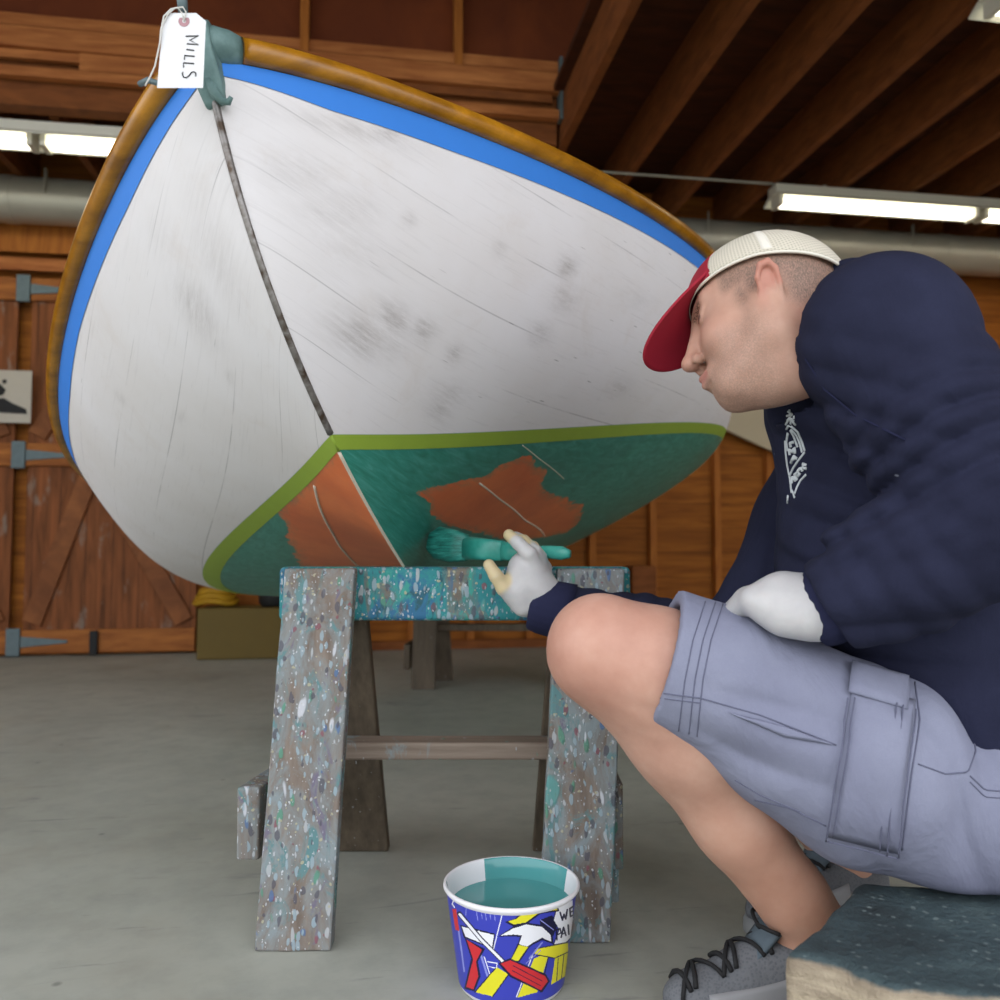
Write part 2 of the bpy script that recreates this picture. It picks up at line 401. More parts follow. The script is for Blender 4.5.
# seat timber
m = Mt('painted_timber_top', .75); n = m.noise(9, 6, .65); f2 = m.noise(90, 4, .6)
c = m.ramp(n, [(.3, '20292c'), (.55, '3a4b4f'), (.75, '566766')]); c = m.mix(m.step(m.vor(70), .14, .22, .4, 0), c, '8c9a98'); c = m.mix(m.step(f2, .55, .7, 0, .5), c, '233840')
nz = m.N.new('ShaderNodeNewGeometry').outputs['Normal']; up = m.sep(nz)[2]
z = m.sep()[2]
side = m.ramp(m.noise(2, 6, .6, m.mapv((2.5, 2.5, 22)), .6), [(.3, '6f6252'), (.52, 'a39681'), (.75, 'c0b296')])
side = m.mix(m.step(m.vor(30), .06, .1, .5, 0), side, '4f7a78')
msk = m.step(m.math('ADD', up, m.step(n, .3, .7, -.25, .25)), .35, .62)
M['timber'] = m.out(m.mix(msk, side, c), m.math('ADD', f2, m.noise(28, 5, .7)), .9, .006)

# ================================================================== CAMERA, WORLD
cam = bpy.data.cameras.new('camera'); co = bpy.data.objects.new('camera', cam); COL.objects.link(co)
co.location = (0, 0, H); co.rotation_euler = (math.pi/2+PT, 0, 0)
cam.sensor_width = 36; cam.lens = F/1000*36; cam.clip_start = .02
cam.dof.use_dof = True; cam.dof.focus_distance = 1.15; cam.dof.aperture_fstop = 5.0
SC.camera = co
wd = bpy.data.worlds.new('sky'); SC.world = wd; wd.use_nodes = True; T = wd.node_tree; bg = T.nodes['Background']
gn = T.nodes.new('ShaderNodeNewGeometry') if False else T.nodes.new('ShaderNodeTexCoord'); sx = T.nodes.new('ShaderNodeSeparateXYZ'); T.links.new(gn.outputs['Generated'], sx.inputs[0])
rp = T.nodes.new('ShaderNodeValToRGB'); e = rp.color_ramp.elements
e[0].position = .48; e[0].color = (.30, .29, .27, 1); e[1].position = .52; e[1].color = (.94, .955, 1.0, 1)
mr = T.nodes.new('ShaderNodeMapRange'); mr.inputs[1].default_value = -1; mr.inputs[2].default_value = 1
T.links.new(sx.outputs[2], mr.inputs[0]); T.links.new(mr.outputs[0], rp.inputs[0]); T.links.new(rp.outputs[0], bg.inputs['Color']); bg.inputs['Strength'].default_value = 3.0
SC.view_settings.view_transform = 'Standard'; SC.view_settings.look = 'None'; SC.view_settings.gamma = 1; SC.view_settings.use_curve_mapping = False
SC.view_settings.exposure = -0.26

sl = bpy.data.lights.new('sun', 'SUN'); sl.energy = 6.0; sl.angle = .01; sl.color = (1, .95, .88); so = bpy.data.objects.new('sun', sl); COL.objects.link(so); so.rotation_euler = (math.radians(-42), 0, math.radians(25)); so.location = (0, 6, 9)
# ================================================================== ROOM
B0, B1, AL, AR, CZ = -.55, 5.1, -3.6, 4.6, 2.61
def rbox(name, a0, a1, b0, b1, z0, z1, mat, parent=None, bevel=0, label=None):
    """board in the room's own axes, rotated as an object so its grain follows it"""
    c = ((a0+a1)/2, (b0+b1)/2, (z0+z1)/2); mb = MB(); hx, hy, hz = (a1-a0)/2, (b1-b0)/2, (z1-z0)/2
    mb.box((-hx, -hy, -hz), (hx, hy, hz)); o = mb.build(name, mat, None, bevel=bevel)
    p = RM(*c)
    if parent is not None:
        o.parent = parent; o.location = Vector((p[0], p[1], p[2]))-parent.location if parent.rotation_euler.z == 0 else (c[0], c[1], c[2])
    else: o.location = tuple(p)
    o.rotation_euler = (0, 0, YAW); return o
def rroot(name, **k):
    return empty(name, **k)
struct(rbox('floor', AL-9, AR+9, -9, B1+.15, -.12, 0, M['floor']))
struct(rbox('wall_back', AL, AR, B1, B1+.12, 0, 3.6, M['siding']))
struct(rbox('wall_left', AL-.12, AL, 2.3, B1, 0, 3.6, M['siding']))
struct(rbox('wall_right', AR, AR+.12, B0, B1, 0, 3.6, M['siding']))
struct(rbox('ceiling', AL, AR, B0, B1, 3.6, 3.7, M['deckwood']))
tn = [0]
def trim(*a, **k):
    tn[0] += 1; return struct(rbox('trim_%d' % tn[0], *a, **k))
# loft floor above the joists (right of the opening)
trim(.9, AR, B0, B1, CZ+.24, CZ+.27, M['deckwood'])
trim(AL, .9, 4.16, B1, CZ+.24, CZ+.27, M['deckwood'])
for a in [.97, 1.40, 1.81, 2.22, 2.63, 3.04, 3.45, 3.86, 4.27]:
    trim(a-.02, a+.02, B0+.02, B1-.002, CZ, CZ+.238, M['joist'])
for a in [-3.1, -2.69, -2.28, -1.87, -1.46, -1.05, -.64, -.23, .18, .59]:
    trim(a-.02, a+.02, 4.17, B1-.002, CZ, CZ+.238, M['joist'])
# header round the loft opening, made of stacked boards, with its sheathing and cripple studs
hz0 = CZ+.105
trim(AL+.01, .93, 4.0, 4.04, hz0, hz0+.045, M['header']); trim(AL+.01, .93, 3.99, 4.04, hz0+.13, hz0+.225, M['header']); trim(-1.3, -.15, 4.0, 4.039, hz0+.048, hz0+.127, M['header'])
trim(AL+.01, .93, 4.02, 4.05, hz0+.245, hz0+.30, M['header'])
trim(-1.9, .1, 4.012, 4.039, hz0+.088, hz0+.128, M['header']); trim(.16, .9, 4.02, 4.04, hz0+.088, hz0+.128, M['joist'])
trim(-3.5, -2.0, 4.012, 4.039, hz0+.088, hz0+.128, M['header'])
trim(AL+.01, .93, 4.06, 4.15, CZ-.0, hz0+.26, M['joist'])
trim(AL+.01, 1.2, 4.08, 4.1, hz0+.262, 3.599, M['sheath'])
for px in (305, 458):
    a, _ = room_at(px, 30, 4.03); trim(a-.02, a+.02, 4.0, 4.078, hz0+.22, 3.598, M['stud'])
hb = rbox('joist_hanger', .932, .947, 3.985, 4.05, hz0-.005, hz0+.31, M['hinge']); tag(hb, 'grey metal bracket capping the end of the header beam', 'bracket')
# studs on the back wall
for px in (590, 650, 714, 766, 822, 880, 940):
    a, _ = room_at(px, 500, B1); trim(a-.02, a+.02, B1-.06, B1-.001, .001, CZ-.002, M['stud'])
for px in (412, 470, 528, 352, 292):
    a, _ = room_at(px, 500, B1); trim(a-.02, a+.02, B1-.06, B1-.001, .001, CZ-.002, M['stud'])
for px in (-40,):
    a, _ = room_at(px, 500, B1); trim(a-.04, a+.04, B1-.06, B1-.001, .001, CZ-.002, M['stud'])
bb = struct(rbox('baseboard_back', -.9, AR-.01, B1-.095, B1-.062, .001, .05, M['joist']))
a0, _ = room_at(0, 240, 5.0); trim(AL+.01, room_at(120, 250, 5)[0], 5.0, 5.03, room_at(40, 276, 5)[1]+.03, room_at(40, 276, 5)[1]+.10, M['header'])
trim(AL+.01, room_at(300, 250, 5)[0], 5.01, 5.03, room_at(40, 276, 5)[1]+.135, room_at(40, 276, 5)[1]+.3, M['stud'])

# barn door on the left of the back wall, and the leaf beside it
def barn_door(name, pxl, pxr, hinges, label):
    al, _ = room_at(pxl, 500, 5.0); ar, _ = room_at(pxr, 500, 5.0); top = room_at(40, 278, 5.0)[1]
    w_ = ar-al
    r = empty(name); r['kind'] = 'structure'; r['label'] = label
    p = RM(al, 5.02, .02); r.location = tuple(p); r.rotation_euler = (0, 0, YAW)
    def add(nm, x0, x1, y0, y1, z0, z1, mat, bevel=.003):
        c = ((x0+x1)/2, (y0+y1)/2, (z0+z1)/2); mb = MB(); mb.box((x0-c[0], y0-c[1], z0-c[2]), (x1-c[0], y1-c[1], z1-c[2])); o = mb.build(nm, mat, r, bevel=bevel); o.location = c; return o
    add('plank_panel', 0, w_, .012, .04, 0, top-.02, M['door'])
    for z0 in (0, room_at(40, 455, 5)[1]-.02-.06, top-.02-.125): add('rail', .0, w_, -.012, .011, z0, z0+.125, M['doorframe'])
    hz = [.0625+.0, room_at(40, 455, 5)[1]-.02, top-.0825]
    for (xa, za, xb, zb) in ((.05, hz[0]+.10, .36*w_, hz[1]-.11), (w_-.06, hz[0]+.10, .42*w_, hz[1]-.11), (.05, hz[1]+.11, .5*w_, hz[2]-.10), (w_-.06, hz[1]+.10, .58*w_, hz[2]-.11)):
        L = math.hypot(xb-xa, zb-za); o = MB(); o.box((-L/2, -.011, -.05), (L/2, .011, .05)); b_ = o.build('diagonal_brace', M['brace'], r, bevel=.003)
        b_.location = ((xa+xb)/2, -.0005, (za+zb)/2); b_.rotation_euler = (0, -math.atan2(zb-za, xb-xa), 0)
    if hinges:
        for z_ in hz:
            add('hinge_plate', -.07, .0, -.03, -.0125, z_-.075, z_+.075, M['hinge'])
            mb = MB(); mb.hexa([(.0, -.02, z_-.03), (.0, -.0125, z_-.03), (.24, -.0125, z_-.008), (.24, -.02, z_-.008), (.0, -.02, z_+.03), (.0, -.0125, z_+.03), (.24, -.0125, z_+.008), (.24, -.02, z_+.008)])
            mb.build('hinge_strap', M['hinge'], r, bevel=.002)
        add('door_stop', .36, .40, -.04, -.013, -.01, .12, M['dark'])
    return r
barn_door('door_1', 24, 197, True, 'brown plank barn door with diagonal braces left of the boat')
barn_door('door_2', -160, 10, False, 'plank barn door leaf at the left edge behind the poster')
# poster pinned on the door
mb = MB(); pa, pz = room_at(-22, 422, 4.96); pb, pz2 = room_at(32, 371, 4.96)
def rp_(a, z, b=4.96): return RM(a, b, z)
mb.hexa([rp_(pa, pz), rp_(pb, pz), rp_(pb, pz, 4.964), rp_(pa, pz, 4.964), rp_(pa, pz2), rp_(pb, pz2), rp_(pb, pz2, 4.964), rp_(pa, pz2, 4.964)])
po = mb.build('poster', M['poster']); tag(po, 'white poster with a black picture pinned on the left door', 'poster')
mb = MB()
def inkpoly(pts, b):
    v = [RM(*((room_at(x, y, b)[0], b, room_at(x, y, b)[1]))) for x, y in pts]; n_ = len(v); v2 = [q+np.array([EB[0], EB[1], 0])*.001 for q in v]
    mb.add(v+v2, [tuple(range(n_))[::-1], tuple(range(n_, 2*n_))]+[(i, (i+1) % n_, n_+(i+1) % n_, n_+i) for i in range(n_)])
inkpoly([(-8, 412), (27, 414), (26, 409), (12, 403), (4, 398), (-6, 399)], 4.957); inkpoly([(-4, 396), (3, 395), (6, 390), (0, 384), (-5, 386)], 4.957); inkpoly([(3, 384), (7, 383), (6, 379), (2, 380)], 4.957)
mb.build('printed_picture', M['ink'], po)
# duct with collars and straps
r = rroot('air_duct', label='round galvanised air duct running along the back wall under the joists', cat='duct')
def tube_room(name, a0, a1, b, z, rad, mat, parent, n=32, tube=None):
    mb = MB(); mb.tube([RM(a0, b, z), RM(a1, b, z)], rad, n); o = mb.build(name, mat, parent, True); 
    md = o.modifiers.new('e', 'EDGE_SPLIT'); return o
tube_room('duct_pipe', AL+.02, AR-.02, 4.88, 2.482, .124, M['steel'], r)
for px in (10, 824, -60, 940): a, _ = room_at(px, 240, 4.88); tube_room('duct_collar', a-.03, a+.03, 4.88, 2.482, .128, M['steel'], r)
for px in (53, 700, 900):
    a, _ = room_at(px, 240, 4.88); mb = MB(); mb.bar(RM(a, 4.75, 2.48), RM(a, 4.75, CZ), .004, .03, (0, 1, 0)); mb.build('hanger_strap', M['steel'], r)
# fluorescent fixtures
def fixture(a0, ntube, b, label):
    r = rroot('fluorescent_light', label=label, cat='ceiling light', group='fluorescent tube fixtures'); del r['group']
    L = 1.25*ntube
    rbox('housing', a0, a0+L, b-.05, b+.05, 2.53, 2.585, M['white_enamel'], bevel=.004).parent = r
    mb = MB()
    for s_ in (-1, 1):
        y0, y1 = sorted((b+s_*.05, b+s_*.10)); 
        mb.hexa([RM(a0, b+s_*.05, 2.53), RM(a0+L, b+s_*.05, 2.53), RM(a0+L, b+s_*.052, 2.535), RM(a0, b+s_*.052, 2.535), RM(a0, b+s_*.10, 2.50), RM(a0+L, b+s_*.10, 2.50), RM(a0+L, b+s_*.102, 2.505), RM(a0, b+s_*.102, 2.505)])
    mb.build('reflector', M['white_enamel'], r)
    for k in range(ntube):
        for s_ in (-1, 1):
            mb = MB(); mb.tube([RM(a0+k*1.25+.055, b+s_*.028, 2.495), RM(a0+(k+1)*1.25-.055, b+s_*.028, 2.495)], .017, 14)
            mb.build('tube', M['tube'], r, True)
        for e_ in (a0+k*1.25+.03, a0+(k+1)*1.25-.03): rbox('lamp_holder', e_-.012, e_+.012, b-.05, b+.05, 2.47, 2.53, M['white_enamel']).parent = r
    rbox('hanger', a0+.3, a0+.32, b-.01, b+.01, 2.585, CZ, M['steel']).parent = r
    rbox('hanger', a0+L-.32, a0+L-.3, b-.01, b+.01, 2.585, CZ, M['steel']).parent = r
    return r
fixture(2.2, 2, 4.3, 'lit fluorescent fixture under the joists at right above the man')
fixture(-2.78, 2, 4.2, 'lit fluorescent fixture at left behind the bow of the boat')
fixture(2.13, 2, 2.565, 'fluorescent fixture in the top right corner, nearest of the three lights')
mb = MB(); pts = []
for px, py in ((572, 158), (610, 160), (680, 165), (715, 170), (760, 178), (790, 184)):
    a, z = room_at(px, py, 4.3); pts.append(RM(a, 4.3, min(z, 2.60)))
mb.tube(pts, .007, 8); tag(mb.build('electrical_conduit', M['steel'], None, True), 'thin grey conduit running under the joists to the light', 'conduit')
# white panel behind the man
mb = MB(); q = [(700, 360), (1010, 392), (1010, 560), (700, 418)]
v = [RM(room_at(x, y, 4.95)[0], 4.95, room_at(x, y, 4.95)[1]) for x, y in q]; v2 = [p_+np.array([EB[0], EB[1], 0])*.03 for p_ in v]
mb.hexa([v[3], v[2], v2[2], v2[3], v[0], v[1], v2[1], v2[0]]); tag(mb.build('white_panel', M['offwhite'], None, bevel=.004), 'cream panel with sloping lower edge on the wall behind the man', 'panel')
# low things at the foot of the back wall
a0, _ = room_at(203, 640, 4.9); a1, _ = room_at(300, 640, 4.9); zt = room_at(240, 606, 4.9)[1]
o = rbox('plywood_bin', a0, a1+.15, 4.72, 5.0, .003, zt, M['olive'], bevel=.006); tag(o, 'low olive painted bin against the back wall beside the door', 'bin')
mb = MB(); c = RM(room_at(214, 600, 4.8)[0], 4.86, zt+.028)
for k in range(3):
    mb.tube([c+np.array([(.11-.015*k)*math.cos(t), .08*math.sin(t), .028*k+.008*math.sin(3*t)]) for t in np.linspace(0, 2*math.pi, 40)[:-1]], .015, 8, closed=True)
tag(mb.build('rope_coil', M['yellow'], None, True), 'yellow coiled rope lying on the olive bin', 'rope')
mb = MB(); c = RM(room_at(263, 600, 4.8)[0]+.06, 4.84, zt+.001); mb.lathe([(0, 0), (.07, 0), (.085, .02), (.09, .11), (.08, .12), (.06, .10), (0, .10)], 28, c); tag(mb.build('rubber_tub', M['dark'], None, True), 'black round tub on the olive bin beside the coiled rope', 'tub')
o = rbox('wooden_crate', room_at(628, 600, 4.95)[0], room_at(652, 600, 4.95)[0], 4.86, 5.0, .003, room_at(640, 566, 4.9)[1], M['joist'], bevel=.01); tag(o, 'dark wooden post block against the back wall right of the sawhorse', 'block')

# ================================================================== BOAT
s5 = 1.05
HP = dict(x0=-.1554*s5, y0=1.3708*s5, z0=.61+(.5757-.61)*s5, yaw=86.3385, pit=2.0985, roll=-14.842, Hb=.5854*s5, Hm=.4285*s5, L=3.516*s5, B=.882*s5, um=.4366,
          a0=.809, a1=.0695, p0=1.142, p1=3.0241, q0=1.0897, q1=1.8683, xf=.4548*s5, e=2.5471, wl=.1688*s5, tb=.5853, rk=.0098*s5, s1=-.0255*s5, s2=-.0034*s5, sh3=.0124*s5,
          wa=.0138, wb=-.0264/s5, wc=.0019/s5, b1=-.0037, b2=.0411)
def hull_pt(U, w, side):
    """hull surface in the boat's own axes: x aft, y abeam, z up; U 0 stem..1 transom, w 0 keel..1 sheer"""
    d = HP; U = np.asarray(U, float); V = np.asarray(w, float)**1.6
    xs = d['xf']*(1-V)**d['e']-d['rk']*V+d['s1']*np.sin(np.pi*V)+d['s2']*np.sin(2*np.pi*V)
    x = xs+(d['L']-xs)*U; t = np.minimum(U/d['um'], 1)
    sheer = d['Hb']-(d['Hb']-d['Hm'])*(1-(1-np.minimum(U/d['um'], 2))**2)+d['sh3']*np.sin(np.pi*t)
    z = sheer*V; a = d['a0']+d['a1']*(1-V)
    ff = np.maximum(np.sin(np.pi/2*t), 1e-6)**a; t2 = np.clip((U-d['um'])/(1-d['um']), 0, 1); ff = ff*(1-(1-d['tb'])*t2**2)
    pp = d['p0']+(d['p1']-d['p0'])*t; qq = d['q0']+(d['q1']-d['q0'])*t
    S = np.maximum(1-(1-V)**pp, 0)**(1/qq)
    y = d['B']*ff*S*(1+d['b1']*np.sin(np.pi*V)*(1-t)+d['b2']*np.sin(2*np.pi*V)*t)
    return np.stack(np.broadcast_arrays(x, side*y, z), -1)
boat = empty('boat'); tag(boat, 'white hulled wooden boat with orange and green bottom being painted', 'boat')
D_ = math.pi/180
RB = Matrix.Rotation(HP['yaw']*D_, 3, 'Z') @ Matrix.Rotation(HP['pit']*D_, 3, 'Y') @ Matrix.Rotation(HP['roll']*D_, 3, 'X')
org_ = Vector((HP['x0'], HP['y0'], HP['z0']))-RB @ Vector((HP['xf'], 0, 0))
boat.matrix_world = Matrix.Translation(org_) @ RB.to_4x4()
RBn = np.array(RB); ORG = np.array(org_)
def b2w(p): return np.asarray(p)@RBn.T+ORG
def wline(x, side):
    return HP['wl']+HP['wa']*x+(HP['wb'] if side > 0 else HP['wc'])*x*x
# paint areas in hull coordinates (U, w)
OR_L = [(0.0, .445), (.02, .452), (.0447, .4569), (.1095, .463), (.125, .43), (.1451, .4088), (.170, .375), (.1999, .3467), (.3273, .24), (.36, -.2), (-.1, -.2), (-.1, .445)]
OR_R = [(0.047, 0.3487), (0.075, .375), (0.1024, 0.3908), (0.112, .42), (0.1231, 0.4449), (0.1329, 0.4529), (0.145, .425), (0.1588, 0.4108), (0.165, .37), (0.1912, 0.3407), (0.2535, 0.3006), (0.2996, 0.2485), (0.3377, 0.1884), (0.2714, 0.1663), (0.21, .17), (0.1623, 0.2024), (0.12, .225), (0.0793, 0.2565), (0.0616, 0.2826), (.06, .32)]
SEAM_L = [(0.0525, 0.4369), (0.0729, 0.4008), (0.1004, 0.3447), (0.1496, 0.2705), (.21, .2)]
SEAM_R = [(0.1014, 0.3788), (0.1285, 0.3347), (0.1887, 0.2565), (0.2882, 0.1764)]
SEAM_R2 = [(0.123, 0.475), (0.1428, 0.4449), (0.1838, 0.3908)]
def met(p): p = np.asarray(p, float); return np.stack([p[..., 0]*3.7, p[..., 1]*.85], -1)
def segd(P, poly, closed=False):
    d = np.full(len(P), 1e9); q = poly if not closed else np.vstack([poly, poly[:1]])
    for a, b in zip(q[:-1], q[1:]):
        ab = b-a; t = np.clip(((P-a)@ab)/(ab@ab), 0, 1); d = np.minimum(d, np.sqrt((((P-a)-t[:, None]*ab)**2).sum(1)))
    return d
def inside(P, poly):
    r = np.zeros(len(P), bool); x, y = P[:, 0], P[:, 1]
    for (x1, y1), (x2, y2) in zip(poly, np.roll(poly, -1, 0)):
        c = ((y1 > y) != (y2 > y)); r ^= c & (x < (x2-x1)*(y-y1)/(y2-y1+1e-12)+x1)
    return r
SC_R = [(0.0258, 0.6393, .045, .03, .75), (0.0394, 0.6754, .03, .025, .7), (0.0517, 0.6673, .02, .018, .7), (0.0366, 0.6293, .03, .02, .4), (0.1157, 0.8277, .02, .02, .8), (0.1178, 0.7695, .03, .025, .45), (0.0667, 0.6373, .014, .014, .7), (0.0264, 0.8317, .05, .03, .3), (0.0137, 0.8577, .04, .03, .35), (0.0107, 0.8657, .03, .02, .3), (0.029, 0.9419, .07, .014, .45), (0.0387, 0.9519, .02, .008, .9), (0.0221, 0.8136, .05, .03, .35), (0.1085, 0.6974, .025, .02, .55), (0.0659, 0.5651, .04, .02, .4), (0.0616, 0.5371, .03, .025, .5), (0.0271, 0.7695, .05, .03, .25), (0.0811, 0.8236, .012, .012, .4), (0.167, 0.8136, .05, .02, .25), (0.1766, 0.6192, .04, .02, .4), (0.0454, 0.8317, .01, .01, .6)]
SC_L = [(0.0359, 0.7655, .03, .05, .5), (0.0153, 0.7816, .03, .06, .3), (0.0001, 0.8517, .03, .05, .2), (0.0337, 0.8758, .03, .04, .15), (0.1147, 0.8116, .012, .012, .35), (0.0906, 0.6954, .015, .01, .35), (0.0432, 0.6613, .012, .01, .4), (0.0117, 0.8557, .03, .04, .2)]
NU, NW = 330, 150
uu = np.linspace(0, 1, NU)**1.55; ww = np.linspace(0, 1, NW)
vs = []; fs = []; at = {k: [] for k in ('paint', 'zz', 'scuff', 'seam', 'uvx', 'uvy')}
for si, side in enumerate((1, -1)):
    UU, WW = np.meshgrid(uu, ww, indexing='ij'); P = hull_pt(UU, WW, side).reshape(-1, 3)
    f = np.array(grid_faces(NU, NW))+si*NU*NW
    if side > 0: f = f[:, ::-1]
    vs.append(P); fs.append(f)
    Q = met(np.stack([UU.ravel(), WW.ravel()], -1)); pol = met(OR_L if side > 0 else OR_R)
    d = segd(Q, pol, True); at['paint'].append(np.where(inside(Q, pol), -d, d))
    at['zz'].append(P[:, 2]-wline(P[:, 0], side))
    s_ = np.zeros(len(Q))
    for u, w_, ru, rw, st in (SC_L if side > 0 else SC_R):
        c = met((u, w_)); s_ = np.maximum(s_, st*np.exp(-(((Q[:, 0]-c[0])/ru)**2+((Q[:, 1]-c[1])/rw)**2)))
    at['scuff'].append(s_)
    dl = segd(Q, met(SEAM_L)) if side > 0 else np.minimum(segd(Q, met(SEAM_R)), segd(Q, met(SEAM_R2))+.001)
    at['seam'].append(np.clip(1-(dl-.0012)/.002, 0, 1)*0)
    at['uvx'].append(Q[:, 0]+(7 if side > 0 else 0)); xm = UU.ravel()*3.7; at['uvy'].append(Q[:, 1]/.85+.17*(1-np.exp(-xm/.2))+.08*xm)
vs = np.vstack(vs); fs = np.vstack(fs)
hull = mesh('hull_planking', vs, fs, M['hull'], boat, True)
for k in ('paint', 'zz', 'scuff', 'seam'): set_attr(hull, k, np.concatenate(at[k]))
ul = hull.data.uv_layers.new(name='UVMap'); li = np.zeros(len(hull.data.loops), np.int32); hull.data.loops.foreach_get('vertex_index', li)
ul.data.foreach_set('uv', np.stack([np.concatenate(at['uvx'])[li], np.concatenate(at['uvy'])[li]], -1).astype(np.float32).ravel())
def w_for_z(U, side, off):
    """girth position where the hull is 'off' metres (vertical) above the painted waterline"""
    out_ = []
    for u in U:
        lo_, hi_ = 0., 1.
        for _ in range(40):
            md = (lo_+hi_)/2; p_ = hull_pt(u, md, side)
            if p_[2]-wline(p_[0], side) < off: lo_ = md
            else: hi_ = md
        out_.append((lo_+hi_)/2)
    return np.array(out_)
def hull_strip(name, U, wa_, wb_, side, lift, mat, n=6, th=None):
    V = []
    for i, u in enumerate(U):
        for k in range(n):
            w_ = wa_[i]+(wb_[i]-wa_[i])*k/(n-1); p_ = hull_pt(u, w_, side)
            e1 = hull_pt(min(u+.002, 1), w_, side)-hull_pt(max(u-.002, 0), w_, side); e2 = hull_pt(u, min(w_+.004, 1), side)-hull_pt(u, max(w_-.004, 0), side)
            nn = np.cross(e1, e2); nn /= np.linalg.norm(nn)+1e-12
            if nn[1]*side < 0: nn = -nn
            V.append(p_+nn*lift)
    f_ = grid_faces(len(U), n)
    if side > 0: f_ = [q[::-1] for q in f_]
    return mesh(name, V, f_, mat, boat, True)
Ut = np.linspace(0, 1, 110)**1.5
for side in (1, -1):
    Ub = np.clip(Ut, .0016 if side < 0 else 0, 1); Ub = np.unique(Ub)
    wt = w_for_z(Ut, side, 0.0); 
    wlo = w_for_z(Ut, side, -.018)
    gt = hull_strip('masking_tape', Ut, wlo, wt, side, .0009, M['green_tape'], 5); gt['label'] = 'green masking tape along the waterline'
    bt = hull_strip('masking_tape', Ub, (np.interp(Ub, [0, .002, .0227, .06, 1], [.982, .979, .9625, .957, .955]) if side < 0 else np.interp(Ub, [0, .0056, .0394, .1085, .1612, 1], [.98, .9739, .961, .9559, .94, .94])), np.full(len(Ub), 1.0), side, .0012, M['blue_tape'], 6); bt['label'] = 'blue masking tape under the rub rail'
def hull_line(name, pts, side, r, mat):
    P_ = met(pts); L_ = np.concatenate([[0], np.cumsum(np.linalg.norm(np.diff(P_, axis=0), axis=1))]); tt = np.linspace(0, L_[-1], 40)
    U_ = np.interp(tt, L_, [p_[0] for p_ in pts]); W_ = np.interp(tt, L_, [p_[1] for p_ in pts])
    for _ in range(3): U_[1:-1] = (U_[:-2]+U_[2:]+2*U_[1:-1])/4; W_[1:-1] = (W_[:-2]+W_[2:]+2*W_[1:-1])/4
    mb = MB(); mb.tube([hull_pt(a_, b_, side) for a_, b_ in zip(U_, W_)], r, 8); return mb.build(name, mat, boat, True)
M['putty'] = plain('seam_putty', 'dcd2c0', .7, 0, .1, 60)
hull_line('seam_putty', SEAM_L, 1, .0024, M['putty']); hull_line('seam_putty', SEAM_R, -1, .0020, M['putty']); hull_line('seam_putty', SEAM_R2, -1, .0011, M['putty'])
hull_line('seam_putty', [(.0003, .43), (.0004, .3), (.0005, .14), (.0005, .0)], 1, .0024, M['putty'])
mb = MB(); mb.tube([hull_pt(.0002, w_, 1) for w_ in (.4635, .448, .4325)], .0022, 8); mb.build('masking_tape', M['green_tape'], boat, True)
# rub rails
for side in (1, -1):
    Ur = .0052+.9948*np.linspace(0.0, 1, 120)**1.4; V = []; nr = 12
    for u in Ur:
        p_ = hull_pt(u, 1.0, side); t_ = hull_pt(min(u+.003, 1), 1., side)-hull_pt(max(u-.003, 0), 1., side); t_ /= np.linalg.norm(t_)
        o_ = np.cross(t_, [0, 0, 1]); o_ /= np.linalg.norm(o_); o_ *= (1 if o_[1]*side > 0 else -1); u_ = np.cross(o_, t_); u_ *= (1 if u_[2] > 0 else -1)
        for k in range(nr):
            th = 2*math.pi*k/nr; V.append(p_+o_*(.004+.016*math.cos(th))+u_*(.016+.016*math.sin(th)))
    f_ = [(i*nr+k, i*nr+(k+1) % nr, (i+1)*nr+(k+1) % nr, (i+1)*nr+k) for i in range(len(Ur)-1) for k in range(nr)]+[tuple(range(nr)), tuple((len(Ur)-1)*nr+k for k in range(nr))[::-1]]
    mesh('rub_rail', V, f_, M['varnish'], boat, True)
# deck and transom
V = []; nd = 17; Ud = np.linspace(.002, 1, 90)
for u in Ud:
    a_ = hull_pt(u, 1, 1); b_ = hull_pt(u, 1, -1)
    for k in range(nd):
        t_ = k/(nd-1); q_ = a_*(1-t_)+b_*t_; q_[2] += .012+.10*abs(a_[1])*(1-(2*t_-1)**2); V.append(q_)
f_ = [q for q in grid_faces(len(Ud), nd)]
dk = mesh('deck', V, f_, M['canvas'], boat, True); solid(dk, .01, 0)
wv = np.linspace(0, 1, 40); V = [hull_pt(1, w_, 1) for w_ in wv]+[hull_pt(1, w_, -1) for w_ in wv]
mesh('transom', V, [(i, i+1, 40+i+1, 40+i) for i in range(39)], M['varnish'], boat)
# stem band (half-oval metal strip) and the keel shoe
ws = np.concatenate([np.linspace(.965, .466, 40)]); pts = [hull_pt(0, w_, 1)+np.array([-.001, 0, 0]) for w_ in ws]
mb = MB(); mb.tube(pts, list(np.interp(ws, [.475, .7, .965], [.0048, .0042, .0048])), 10); mb.build('stem_band', M['band'], boat, True)
